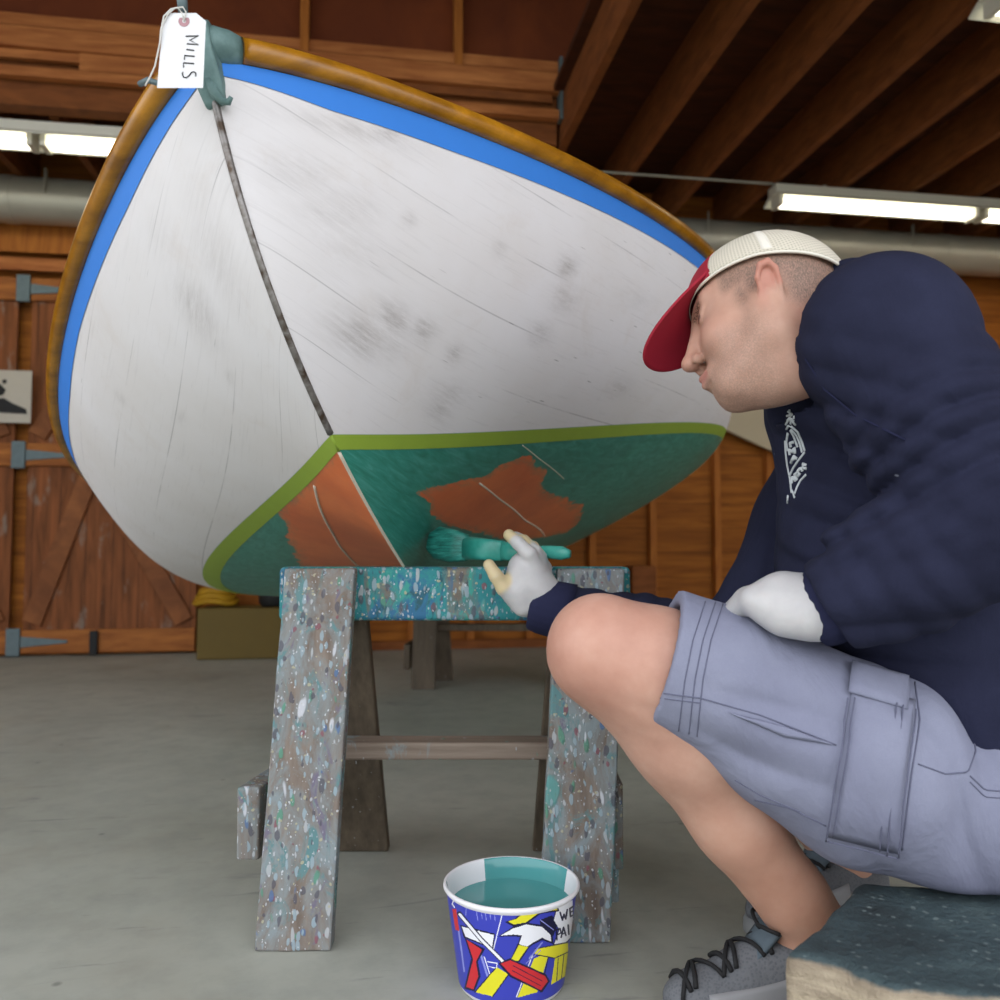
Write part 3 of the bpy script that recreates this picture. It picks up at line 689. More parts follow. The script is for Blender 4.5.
# cast stemhead fitting with its little fairlead hook
top = hull_pt(0, 1, 1)
mb = MB()
def L3(x, y, z): return top+np.array([x, y, z])
for y0, y1, pr in ((-.017, .017, [(.05, .045), (-.010, .045), (-.020, .035), (-.022, .0), (-.016, -.035), (-.008, -.06), (.0, -.062), (.012, -.03), (.02, 0), (.05, .005)]),):
    n_ = len(pr); v_ = [L3(x, y0*(.75 if z < 0 else 1), z) for x, z in pr]+[L3(x, y1*(.75 if z < 0 else 1), z) for x, z in pr]
    mb.add(v_, [tuple(range(n_)), tuple(range(n_, 2*n_))[::-1]]+[((i+1) % n_, i, n_+i, n_+(i+1) % n_) for i in range(n_)])
mb.build('stemhead_fitting', M['bronze'], boat, bevel=.004, seg=3)
mb = MB(); mb.tube([L3(.004, .0, .022), L3(.006, -.010, .020), L3(.016, -.022, .018), L3(.026, -.031, .016), L3(.028, -.033, .016)], [.022, .0235, .0235, .022, .016], 16); mb.tube([L3(.004, 0, .022), L3(.022, .026, .016), L3(.034, .036, .014)], [.022, .022, .018], 14)
mb.build('bow_chock', M['bronze'], boat, True)
mb = MB(); mb.tube([L3(-.010, 0, -.030), L3(-.011, -.004, -.050), L3(-.009, -.010, -.060), L3(-.010, -.017, -.064), L3(-.012, -.022, -.060)], [.007, .0065, .005, .004, .0025], 10); mb.build('towing_hook', M['bronze'], boat, True)
HOOKW = b2w(L3(-.02, .0, .04))
def Wz(px, py, z):
    """point at height z seen at px,py"""
    q = W(px, py, 1.0)-np.array([0, 0, H]); t = (z-H)/q[2]; return np.array([0, 0, H])+q*t
# ================================================================== SAWHORSES
def sawhorse(name, label, x0, x1, yb, th, zt, hb, legs, rails, stretch, mats):
    ml, mb_, mr = mats
    r = empty(name, label, 'sawhorse', ((x0+x1)/2, yb+th/2, 0))
    mb = MB(); mb.box((x0, yb, zt-hb), (x1, yb+th, zt)); mb.build('beam', mb_, None, bevel=.009, seg=4, kp=r)
    for (top, bot, w_, t_) in legs:
        top, bot = np.array(top, float), np.array(bot, float); c = []
        for p_ in (bot, top):
            c += [p_+[-w_/2, 0, 0], p_+[w_/2, 0, 0], p_+[w_/2, t_, 0], p_+[-w_/2, t_, 0]]
        mb = MB(); mb.hexa(c); o = mb.build('leg', ml if t_ > 0.02 else ml, None, bevel=.003, kp=r)
        sm = o.modifiers.new('s', 'SUBSURF'); sm.subdivision_type = 'SIMPLE'; sm.levels = sm.render_levels = 3
        tx = bpy.data.textures.new('worn', 'CLOUDS'); tx.noise_scale = .05; dm = o.modifiers.new('d', 'DISPLACE'); dm.texture = tx; dm.strength = .003; dm.texture_coords = 'GLOBAL'
    for c in rails:
        mb = MB(); mb.hexa(c); mb.build('side_rail', ml, None, bevel=.004, kp=r)
    mb = MB(); mb.box(*stretch); mb.build('stretcher', mr, None, bevel=.004, kp=r)
    return r
def railc(xn0, xn1, yn, xf0, xf1, yf, z0, z1):
    return [(xn0, yn, z0), (xn1, yn, z0), (xf1, yf, z0), (xf0, yf, z0), (xn0, yn, z1), (xn1, yn, z1), (xf1, yf, z1), (xf0, yf, z1)]
sh = sawhorse('sawhorse', 'paint splattered wooden sawhorse under the bow of the boat', -.372, .22, 1.432, .058, .573, .09,
    [((-.2965, 1.400, .571), (-.312, 1.309, .001), .115, .031), ((.150, 1.400, .571), (.114, 1.335, .001), .111, .031)],
    [railc(-.422, -.386, 1.385, -.372, -.336, 1.74, .107, .222), railc(.174, .198, 1.39, .18, .204, 1.70, .09, .228), railc(.174, .192, 1.40, .18, .198, 1.68, .034, .088)],
    ((-.30, 1.50, .236), (.135, 1.56, .266)), (M['leg_paint'], M['beam_paint'], M['brace_paint']))
for top, bot in (((-.295, 1.492, .56), (-.277, 1.725, .001)), ((.15, 1.492, .56), (.12, 1.725, .001))):
    top, bot = np.array(top), np.array(bot); mb = MB(); c = []
    for p_ in (bot, top): c += [p_+[-.055, 0, 0], p_+[.055, 0, 0], p_+[.055, .03, 0], p_+[-.055, .03, 0]]
    mb.hexa(c); mb.build('leg', M['old_leg'], None, bevel=.003, kp=sh)
kz = float(b2w(hull_pt(.68, 0, 1))[2]); ky = float(b2w(hull_pt(.68, 0, 1))[1])
print('KEEL aft', kz, ky)
D2 = 3.62; zt2 = float(np.interp(D2+.1, [b2w(hull_pt(u, 0, 1))[1] for u in (.3, .9)], [b2w(hull_pt(u, 0, 1))[2] for u in (.3, .9)]))-.001
sh2 = sawhorse('sawhorse', 'bare dark sawhorse in shadow holding the stern of the boat', -.39, .34, D2+.06, .07, zt2, .052,
    [((-.315, D2+.03, zt2-.002), (-.325, D2, .001), .10, .03), ((.27, D2+.03, zt2-.002), (.28, D2, .001), .10, .03)],
    [railc(-.412, -.384, D2+.04, -.40, -.37, D2+.25, .08, .185)], ((-.30, D2+.1, .236), (.25, D2+.15, .266)), (M['old_leg'], M['old_leg'], M['old_leg']))
for x_ in (-.25, .27):
    mb = MB(); c = []
    for p_ in (np.array([x_, D2+.24, .001]), np.array([x_-.03, D2+.132, zt2-.002])): c += [p_+[-.04, 0, 0], p_+[.04, 0, 0], p_+[.04, .03, 0], p_+[-.04, .03, 0]]
    mb.hexa(c); mb.build('leg', M['old_leg'], None, bevel=.003, kp=sh2)

# ================================================================== PAINT BUCKET
BX, BY = W(511.5, 880, 1.196)[:2]; R0, R1, BH = .0725, .0925, .139
def rad(z): return R0+(R1-R0)*z/BH
bk = empty('paint_bucket', 'white rimmed paint bucket with blue tool print, full of teal paint', 'bucket', (BX, BY, 0))
N_ = 96; mb = MB()
prof = [(0, .004), (R0-.004, .004), (R0-.003, .0), (R0-.001, .002), (rad(.115)-.0006, .115), (rad(.128)-.0006, .128), (R1+.0018, .132), (R1+.0034, .1345), (R1+.003, .1375), (R1+.001, .139), (R1-.001, .1385), (R1-.0022, .136), (rad(.12)-.0025, .12), (rad(.02)-.0025, .02), (0, .02)]
mb.lathe(prof, N_, (BX, BY, 0)); mb.m = []
for i in range(len(prof)-1):
    for k in range(N_):
        th = 2*math.pi*(k+.5)/N_; s_ = math.cos(th); back = math.sin(th) > 0
        mb.m.append(1 if (i >= 10 and not ((s_ < -.42+.03*math.sin(5*th) and back) or s_ > .90)) else 0)
mb.build('bucket_shell', [M['pail_white'], M['teal']], None, True, kp=bk)
mb = MB(); rl = rad(.109)-.003; mb.lathe([(rl, .109), (rl-.004, .1082), (rl*.6, .108), (0, .108)], N_, (BX, BY, 0)); mb.build('teal_paint_fill', M['teal'], None, True, kp=bk)
# printed label
def poly(*p): return np.array(p, float)
LAB = [
 ('lp', [(290, 440), (300, 500)], 5), ('lp', [(320, 445), (328, 490)], 4), ('lp', [(345, 440), (352, 500)], 5), ('lp', [(375, 450), (380, 495)], 4), ('lp', [(400, 440), (408, 505)], 5), ('lp', [(230, 370), (225, 470)], 5), ('lp', [(260, 375), (330, 440)], 4),
 ('lw', [(455, 450), (395, 690)], 6), ('lp', [(250, 400), (450, 440)], 4),
 ('lp', [(180, 560), (200, 700), (215, 820)], 10), ('lp', [(320, 720), (360, 850)], 12), ('lw', [(340, 730), (375, 840)], 6), ('lw', [(360, 760), (420, 770), (415, 800), (370, 790)], 6),
 ('lr', poly((140, 430), (165, 430), (185, 570), (160, 560)), 0), ('lw', [(125, 355), (150, 375), (140, 400), (155, 420)], 7),
 ('lk', poly((190, 530), (408, 585), (396, 682), (212, 610)), 0), ('lw', poly((200, 540), (400, 593), (388, 672), (222, 602)), 0),
 ('lk', poly((218, 612), (345, 680), (300, 760), (318, 850), (280, 945), (215, 930), (235, 840), (258, 740)), 0), ('lr', poly((230, 622), (325, 685), (288, 760), (303, 850), (272, 933), (228, 918), (247, 840), (271, 745)), 0),
 ('ly', poly((420, 795), (492, 838), (392, 978), (282, 950)), 0), ('lk', [(492, 838), (392, 978)], 7), ('lk', [(410, 800), (282, 950)], 7),
 ('ly', poly((650, 740), (745, 700), (700, 850), (670, 950), (545, 985)), 0), ('lk', [(745, 700), (690, 950)], 7), ('lw', [(640, 720), (540, 980)], 6),
 ('ly', poly((655, 682), (862, 640), (862, 690), (845, 850), (755, 905), (780, 735), (655, 712)), 0), ('lk', [(655, 715), (780, 738), (860, 700)], 7), ('lk', [(655, 680), (862, 640)], 6), ('lk', [(800, 740), (790, 880)], 5), ('lk', [(835, 720), (820, 865)], 5),
 ('lk', poly((685, 500), (760, 470), (800, 520), (770, 600), (690, 540)), 0), ('lp', [(690, 500), (770, 560)], 6), ('lp', [(620, 740), (700, 640)], 9), ('lp', [(600, 770), (690, 690)], 5),
 ('lk', poly((425, 603), (520, 540), (600, 515), (700, 530), (765, 590), (770, 650), (700, 625), (640, 655), (610, 680), (545, 660), (562, 605), (520, 602)), 0), ('lw', poly((440, 597), (520, 552), (600, 527), (700, 543), (752, 592), (757, 635), (700, 610), (640, 642), (603, 668), (556, 650), (575, 595), (520, 590)), 0),
 ('lk', poly((545, 650), (622, 668), (560, 760), (495, 765)), 0), ('ly', poly((555, 655), (612, 668), (553, 752), (503, 755)), 0),
 ('lw', poly((790, 425), (890, 375), (890, 600), (850, 640), (770, 655), (805, 560), (770, 500)), 0), ('lk', [(790, 425), (770, 500), (805, 560), (770, 655)], 6), ('lk', [(770, 655), (850, 640), (890, 600)], 6),
 ('lk', poly((712, 375), (892, 302), (900, 350), (745, 412)), 0), ('lr', poly((725, 383), (890, 312), (893, 345), (750, 403)), 0), ('lk', [(750, 390), (890, 330)], 3),
 ('lk', poly((465, 430), (520, 385), (605, 385), (640, 418), (700, 360), (733, 368), (715, 410), (795, 407), (808, 445), (690, 460), (650, 492), (600, 527), (520, 540), (468, 512), (530, 490), (562, 462), (560, 438), (535, 430)), 0),
 ('ly', poly((480, 428), (522, 397), (600, 397), (640, 432), (700, 373), (722, 377), (703, 420), (788, 417), (796, 437), (688, 448), (645, 480), (598, 515), (522, 527), (490, 508), (540, 492), (575, 465), (572, 432), (545, 420)), 0), ('lr', [(628, 440), (632, 450)], 12),
 ('lk', [(185, 460), (320, 620), (460, 762)], 30), ('lw', [(188, 465), (320, 622), (456, 758)], 17),
 ('lk', poly((428, 770), (500, 738), (725, 838), (748, 882), (700, 952), (500, 855), (460, 812)), 0), ('lr', poly((442, 772), (502, 751), (718, 848), (735, 882), (692, 938), (505, 842), (472, 802)), 0), ('lk', [(520, 785), (700, 880)], 5), ('lk', [(515, 815), (690, 910)], 5),
 # WET / PAINT
 ('lk', [(812, 452), (826, 500), (836, 465), (847, 492), (856, 436)], 11), ('lk', [(893, 415), (872, 428), (876, 478), (895, 468)], 10), ('lk', [(874, 452), (892, 444)], 9),
 ('lk', [(792, 622), (788, 560), (812, 553), (818, 580), (794, 592)], 10), ('lk', [(818, 608), (833, 545), (848, 596)], 10), ('lk', [(824, 588), (845, 580)], 8), ('lk', [(862, 532), (866, 588)], 11),
]
NT, NZ = 420, 165; z0_, z1_ = .007, .131; th0 = -math.pi/2
TH = th0+np.linspace(-math.pi, math.pi, NT*2+1); ZZ = np.linspace(z0_, z1_, NZ+1)
tc = (TH[1:]+TH[:-1])/2; zc = (ZZ[1:]+ZZ[:-1])/2; TT, Z2 = np.meshgrid(tc, zc, indexing='ij')
X = BX+rad(Z2)*np.cos(TT); Y = BY+rad(Z2)*np.sin(TT); dz = Z2-H
dd = Y*CP+dz*SP; px = 500+F*X/dd; py = 500-F*(-Y*SP+dz*CP)/dd; C = np.stack([(px-430)*6.25, (py-840)*6.25], -1).reshape(-1, 2)
front = np.cos(TT-th0-.0).ravel() > .02
keys = ['lb', 'lr', 'ly', 'lw', 'lk', 'lp']; mi = np.zeros(len(C), np.int32)
for k_, p_, w_ in LAB:
    p_ = np.array(p_, float)
    msk = inside(C, p_) if w_ == 0 else segd(C, p_) < w_/2
    mi[msk & front] = keys.index(k_)
V = [(BX+(rad(z)+.0004)*math.cos(t), BY+(rad(z)+.0004)*math.sin(t), z) for t in TH for z in ZZ]
o = mesh('printed_label', V, grid_faces(len(TH), NZ+1), [M[k] for k in keys], None, True); o.data.polygons.foreach_set('material_index', mi); keep(o, bk)
o['label'] = 'blue label printed with tools'

# ================================================================== NAME TAG on the bow
TD = float(HOOKW[1])-.035
print('bow top', HOOKW, 'tag depth', TD)
def flat(pts, d0, th, tilt=0.0):
    n_ = len(pts); a = [W(x, y, d0+tilt*(y-50)) for x, y in pts]; b = [W(x, y, d0+th+tilt*(y-50)) for x, y in pts]
    return a+b, [tuple(range(n_))[::-1], tuple(range(n_, 2*n_))]+[(i, (i+1) % n_, n_+(i+1) % n_, n_+i) for i in range(n_)]
tg = empty('name_tag', 'white paper tag lettered MILLS hanging at the bow of the boat', 'tag', W(183, 50, TD))
mb = MB(); out_ = [(171, 13), (196, 13), (206, 21), (203, 88), (157, 88), (163, 22)]
mb.add(*flat(out_, TD, .0008)); mb.build('card', M['tag'], None, kp=tg)
mb = MB(); mb.lathe([(.0022, -.0008), (.0062, -.0008), (.0062, .0), (.0022, 0), (.0022, -.0008)], 20); rr = mb.build('eyelet', M['ring'], None, kp=None)
rr.parent = tg; rr.matrix_world = Matrix.Translation(Vector(W(184, 21, TD-.0002))-Vector((0, 0, 0))) @ Matrix.Rotation(math.pi/2, 4, 'X')
rr.matrix_parent_inverse = Matrix.Translation(-Vector(tg.location))
mb = MB()
for st in ([(382, 302), (488, 298), (415, 335), (487, 372), (392, 365)], [(388, 412), (450, 420)], [(455, 469), (372, 463), (370, 496)], [(450, 530), (362, 523), (363, 561)], [(464, 636), (466, 612), (450, 597), (428, 604), (408, 632), (386, 648), (362, 642), (352, 618), (358, 600)]):
    mb.tube([W(140+x/8.333, y/8.333, TD-.0003) for x, y in st], .00075, 6)
o = mb.build('handwriting', M['ink'], None, kp=tg); o['label'] = 'handwritten word MILLS'
mb = MB()
mb.tube([W(x, y, TD-.001+.002*math.sin(i)) for i, (x, y) in enumerate([(184, 21), (182, 13), (178, 8), (171, 9), (164, 16), (161, 30), (160, 42), (158, 52), (155, 66), (150, 77), (145, 86)])], .0009, 6)
mb.tube([W(x, y, TD-.002) for x, y in [(184, 21), (186, 12), (183, 7), (175, 8), (168, 14), (163, 24), (161, 36), (159, 48)]], .0008, 6)
mb.build('string', M['string'], None, True, kp=tg)
# the iron ring and rope the tag is tied to
mb = MB(); dt = TD+.02
mb.tube([W(183, 12, dt), W(182, 0, dt), W(180, -14, dt), W(176, -60, dt+.02), W(174, -160, dt+.03), W(174, -160, dt+.03)*np.array([1, 1, 0])+np.array([0, 0, 3.6])], [.0055, .006, .006, .004, .004, .004], 10)
mb.tube([W(140, 84, dt+.03), W(148, 80, dt+.02), W(160, 84, dt+.02), W(175, 76, dt+.02), W(186, 60, dt+.015), W(187, 35, dt+.01), W(184, 14, dt)], .0035, 8)
tag(mb.build('mooring_line', M['hinge'], None, True), 'grey rope and clip rising from the bow behind the paper tag', 'rope')

# ================================================================== PAINT BRUSH
secs = [(429, 541, 1.53, 9, .010), (438, 543, 1.525, 17, .012), (452, 546, 1.51, 17, .013), (468, 548, 1.495, 13, .012)]
br = empty('paintbrush', 'paint covered flat brush held in the gloved hand against the hull', 'paintbrush', W(500, 549, 1.46))
def loft(name, secs, mat, n=16, par=None, sq=.6):
    V = []; pts = [W(x, y, d) for x, y, d, _, _ in secs]
    for i, (x, y, d, hh, t_) in enumerate(secs):
        ax = pts[min(i+1, len(pts)-1)]-pts[max(i-1, 0)]; ax /= np.linalg.norm(ax); up = np.array([0, 0, 1.])-ax*ax[2]; up /= np.linalg.norm(up); sd = np.cross(ax, up); h_ = hh/850*d
        for k in range(n):
            th = 2*math.pi*k/n; c_, s_ = math.cos(th), math.sin(th); c_ = math.copysign(abs(c_)**sq, c_); s_ = math.copysign(abs(s_)**sq, s_); V.append(pts[i]+up*h_*s_+sd*t_*c_)
    f_ = [(i*n+k, i*n+(k+1) % n, (i+1)*n+(k+1) % n, (i+1)*n+k) for i in range(len(secs)-1) for k in range(n)]+[tuple(range(n))[::-1], tuple((len(secs)-1)*n+k for k in range(n))]
    o = mesh(name, V, f_, mat, None, True); keep(o, par); return o
bo = loft('bristles', secs, M['bristle'], par=br)
loft('ferrule', [(466, 548, 1.497, 12, .013), (480, 549, 1.48, 11.5, .012), (503, 551, 1.45, 10, .010)], M['brush'], par=br)
loft('handle', [(502, 551, 1.451, 9, .009), (512, 551, 1.44, 10, .009), (528, 551, 1.42, 5, .007), (548, 552, 1.395, 6.5, .008), (562, 553, 1.38, 7, .008), (570, 554, 1.372, 4, .005)], M['brush'], par=br, sq=.9)

# ================================================================== TIMBER the man sits on
ZT = .215
c_ = [Wz(787, 953, ZT), Wz(838, 966, ZT), Wz(893, 990, ZT), Wz(1000, 997, ZT)]
rim = [c_[0], c_[1], c_[2], c_[3], np.array([.62, .735, ZT]), np.array([.80, .78, ZT]), np.array([.83, 1.0, ZT]), np.array([.60, 1.012, ZT]), Wz(862, 881, ZT), Wz(826, 915, ZT)]
rim = np.array(rim)[:, :2]; L_ = np.linalg.norm(np.roll(rim, -1, 0)-rim, axis=1); cs_ = np.concatenate([[0], np.cumsum(L_)]); tt = np.linspace(0, cs_[-1], 181)[:-1]
rx = np.interp(tt, cs_, np.append(rim[:, 0], rim[0, 0])); ry = np.interp(tt, cs_, np.append(rim[:, 1], rim[0, 1])); ctr = rim.mean(0)
lev = [(0.0, 1.0), (.01, 1.01), (.04, 1.01), (.075, 1.005), (.08, .992), (.085, 1.0), (.115, 1.01), (.14, 1.008), (.146, .994), (.152, 1.004), (.175, 1.01), (.195, 1.005), (.207, .99), (.213, .972), (ZT, .94)]+[(ZT, k_/100) for k_ in range(88, 3, -6)]
V = []
for z, s_ in lev:
    for x, y in zip(rx, ry):
        q = Vector((x, y, z)); n1 = mnoise.noise(q*22)*.006+mnoise.noise(q*60)*.0025
        n2 = mnoise.noise(Vector((x*6, y*6, z*40)))*.004
        s2 = s_+ (n1+n2)/.25 if s_ > .9 else s_
        V.append((ctr[0]+(x-ctr[0])*s2, ctr[1]+(y-ctr[1])*s2, max(0.0005, z+(mnoise.noise(Vector((ctr[0]+(x-ctr[0])*s2, ctr[1]+(y-ctr[1])*s2, z))*16)*.004 if z > .19 else 0))))
n_ = len(rx); V.append((ctr[0], ctr[1], ZT))
f_ = [(i*n_+k, i*n_+(k+1) % n_, (i+1)*n_+(k+1) % n_, (i+1)*n_+k) for i in range(len(lev)-1) for k in range(n_)]+[((len(lev)-1)*n_+k, (len(lev)-1)*n_+(k+1) % n_, len(V)-1) for k in range(n_)]+[tuple(range(n_))[::-1]]
tb = mesh('timber_block', V, f_, M['timber'], None, True); tag(tb, 'rough timber block with dark blue painted top the man sits on', 'block')
# ================================================================== THE MAN
m = Mt('skin', .5, 0, .4); n = m.noise(14, 5, .6); f2 = m.noise(220, 3, .6); rd = m.attr('red'); st = m.attr('stubble'); hr = m.attr('hair')
c = m.ramp(n, [(.3, 'b38977'), (.55, 'c39a87'), (.75, 'cca794')]); c = m.mix(m.math('MULTIPLY', rd, .5), c, 'b96f60')
c = m.mix(m.math('MULTIPLY', m.attr('tan'), .4), c, 'b98468')
c = m.mix(m.math('MULTIPLY', m.math('MULTIPLY', st, m.step(m.noise(520, 3, .7), .35, .6, .15, 1)), .62), c, '8b7466')
c = m.mix(m.math('MULTIPLY', m.attr('brow'), m.step(m.noise(350, 3, .6), .35, .55)), c, '5d4334')
c = m.mix(m.math('MULTIPLY', hr, m.step(m.noise(600, 3, .7, m.mapv((1, 1, .35))), .3, .65, .3, .95)), c, '67594f')
c = m.mix(m.attr('lip'), c, 'b4736a'); c = m.mix(m.attr('eye'), c, '6e5047')
m.b.inputs['Subsurface Weight'].default_value = .12; m.b.inputs['Subsurface Radius'].default_value = (.012, .005, .003); m.b.inputs['Subsurface Scale'].default_value = .6
M['skin'] = m.out(c, f2, .12, .0006)
def cloth(name, a, b, rough=.9, sc=900, fleck=None, bs=.25):
    m = Mt(name, rough, 0, .15); m.b.inputs['Sheen Weight'].default_value = .0
    n = m.noise(7, 5, .6); w_ = m.noise(sc, 2, .5); fold = m.noise(1, 4, .55, m.mapv((16, 16, 9)), .6)
    c = m.ramp(n, [(.3, a), (.7, b)]); c = m.mix(m.step(w_, .35, .65, 0, .25), c, a)
    if fleck:
        v = m.N.new('ShaderNodeTexVoronoi'); v.inputs['Scale'].default_value = 26; m.t.links.new(m.co, v.inputs['Vector']); rs = m.sep(v.outputs['Color'])[0]
        k = m.step(m.math('SUBTRACT', v.outputs['Distance'], m.math('MULTIPLY', m.math('POWER', rs, 6), .13)), -.02, 0, 1, 0); c = m.mix(m.math('MULTIPLY', k, .8), c, fleck)
    h = m.math('ADD', m.math('MULTIPLY', fold, 3.0), m.math('MULTIPLY', w_, .12))
    return m.out(c, h, bs, .004)
M['navy'] = cloth('navy_fleece', '1f2133', '2b2e44', .95, 700, '8f93a4', .45)
M['navy_rib'] = cloth('navy_rib_knit', '20223a', '2b2e48', .95, 900)
M['grey_cotton'] = cloth('grey_cotton_twill', '787b90', '8b8fa3', .9, 800, None, .6)
M['cotton_seam'] = plain('shorts_stitching', '63667c', .9, 0, .05, 60)
M['red_cap'] = plain('red_cap_fabric', 'a3122e', .8, 0, .1, 30)
m = Mt('cap_mesh', .85, 0, .2, 'UV'); v_ = m.mapv((150, 60, 1)); sx_, sy_, _ = m.sep(v_)[:3]
hx = m.math('ABSOLUTE', m.math('SUBTRACT', m.math('FRACT', sx_), .5)); hy = m.math('ABSOLUTE', m.math('SUBTRACT', m.math('FRACT', m.math('ADD', sy_, m.math('MULTIPLY', m.math('FLOOR', sx_), .5))), .5))
hole = m.math('MULTIPLY', m.step(hx, .2, .32, 1, 0), m.step(hy, .2, .32, 1, 0)); M['cap_mesh'] = m.out(m.mix(m.math('MULTIPLY', hole, .55), m.col('d6d0c0'), '9d9786'), hole, .4, .001)
M['cap_tape'] = plain('cap_seam_tape', 'eeeadd', .8, 0, .03)
m = Mt('latex_glove', .45, 0, .45); n = m.noise(22, 4, .6); c = m.ramp(n, [(.3, 'b3b2b4'), (.7, 'c3c2c2')]); c = m.mix(m.attr('tip'), c, 'c4b48e'); m.b.inputs['Subsurface Weight'].default_value = .05
M['glove'] = m.out(c, m.noise(30, 5, .6, None, .8), .25, .004)
M['print'] = plain('white_screen_print', 'cfd6da', .8, 0, .06, 80)
m = Mt('shoe_mesh', .8, 0, .2); v = m.vor(260); n = m.noise(9, 3); c = m.ramp(n, [(.3, '5b5e62'), (.7, '787b80')]); M['shoe'] = m.out(m.mix(m.step(v, .25, .5, .5, 0), c, '505459'), v, .5, .001)
M['shoe_sole'] = plain('shoe_sole', '8c8f90', .7); M['lace'] = plain('black_lace', '17181b', .8); M['shoe_trim'] = plain('shoe_overlay', '8d8f92', .5, 0, .05); M['tongue'] = plain('shoe_tongue', '586670', .85, 0, .1, 60)
M['hairm'] = plain('cropped_hair', '5a4e46', .9, 0, .2, 300)

man = empty('person', 'man in red and cream cap, navy sweatshirt and grey shorts painting the boat', 'person', tuple(Wz(900, 900, 0)))
# ---- skeleton: world points
NBs = W(838, 335, 1.17); HC = W(766, 324, 1.09)
S1 = W(884, 340, .985); E1 = W(990, 520, .90); R1w = W(828, 605, .965)
S2 = W(868, 395, 1.36); E2 = W(740, 652, 1.33); R2w = W(549, 608, 1.37)
CH = W(886, 425, 1.17); BE = W(903, 585, 1.14); PV = W(985, 745, 1.10)
HP1 = W(965, 795, 1.02); K1 = W(601, 645, 1.05); A1 = W(813, 925, 1.10)
HP2 = W(960, 790, 1.22); K2 = W(745, 700, 1.42); A2 = W(850, 868, 1.40)
# torso frame
upv = NBs-PV; upv /= np.linalg.norm(upv); lat = S1-S2; lat -= upv*(lat@upv); lat /= np.linalg.norm(lat); fwd = np.cross(upv, lat); 
if fwd[0] > 0: fwd = -fwd
TR = np.stack([lat, upv, fwd], 1)
# head frame
def axr(v, t):
    v = v/np.linalg.norm(v); K = np.array([[0, -v[2], v[1]], [v[2], 0, -v[0]], [-v[1], v[0], 0]]); return np.eye(3)+math.sin(t)*K+(1-math.cos(t))*K@K
HR = np.stack([(-1, 0, 0), (0, -1, 0), (0, 0, 1)], 1).astype(float)
HR = axr(np.array([0, 0, 1.]), math.radians(-17.5))@HR; HR = axr(HR[:, 1], math.radians(15))@HR; HR = axr(HR[:, 0], math.radians(28))@HR
HS = .93
def h2w(p): return (np.asarray(p, float)*HS)@HR.T+HC
def w2h(P): return ((P-HC)@HR)/HS
nbl = w2h(NBs[None])[0]
ez = np.array([-.10, .50, .86]); ez /= np.linalg.norm(ez); ex_ = np.array([.93, .36, -.10]); ex_ -= ez*(ex_@ez); ex_ /= np.linalg.norm(ex_); ey = np.cross(ez, ex_)
EARM = np.stack([ex_, ey, ez], 1)
def ear(Q, s):
    q = Q.copy(); q[:, 1] = (q[:, 1]*s-.072); 
    # turn the ear out from the skull
    q = (q-np.array([-.006, 0, -.015]))@EARM; q = q*np.array([1.25, 1.0, .82])
    plate = ell(q, (-.004, .004, .0), (.017, .0045, .031))
    rim_ = [((.010, .004, .004), .003), ((.013, .006, .018), .0038), ((.006, .008, .030), .0042), ((-.008, .009, .033), .0044), ((-.019, .009, .024), .0046), ((-.022, .008, .008), .0044), ((-.018, .007, -.010), .0042), ((-.010, .006, -.024), .0050), ((-.002, .005, -.031), .0062), ((.006, .003, -.026), .005)]
    d = smin(plate, chain(q, rim_, .002), .003)
    d = smin(d, chain(q, [((-.006, .006, .018), .003), ((-.012, .006, .004), .0032), ((-.006, .006, -.012), .003)], .002), .002)
    d = smax(d, -ell(q, (.002, .008, -.001), (.007, .007, .010)), .003)
    d = smin(d, cone(q, (.012, .003, -.004), (.010, .004, -.010), .0045, .0045), .003)
    d = smin(d, cone(q, (.004, -.012, 0), (.002, -.002, 0), .012, .010), .006)
    return d
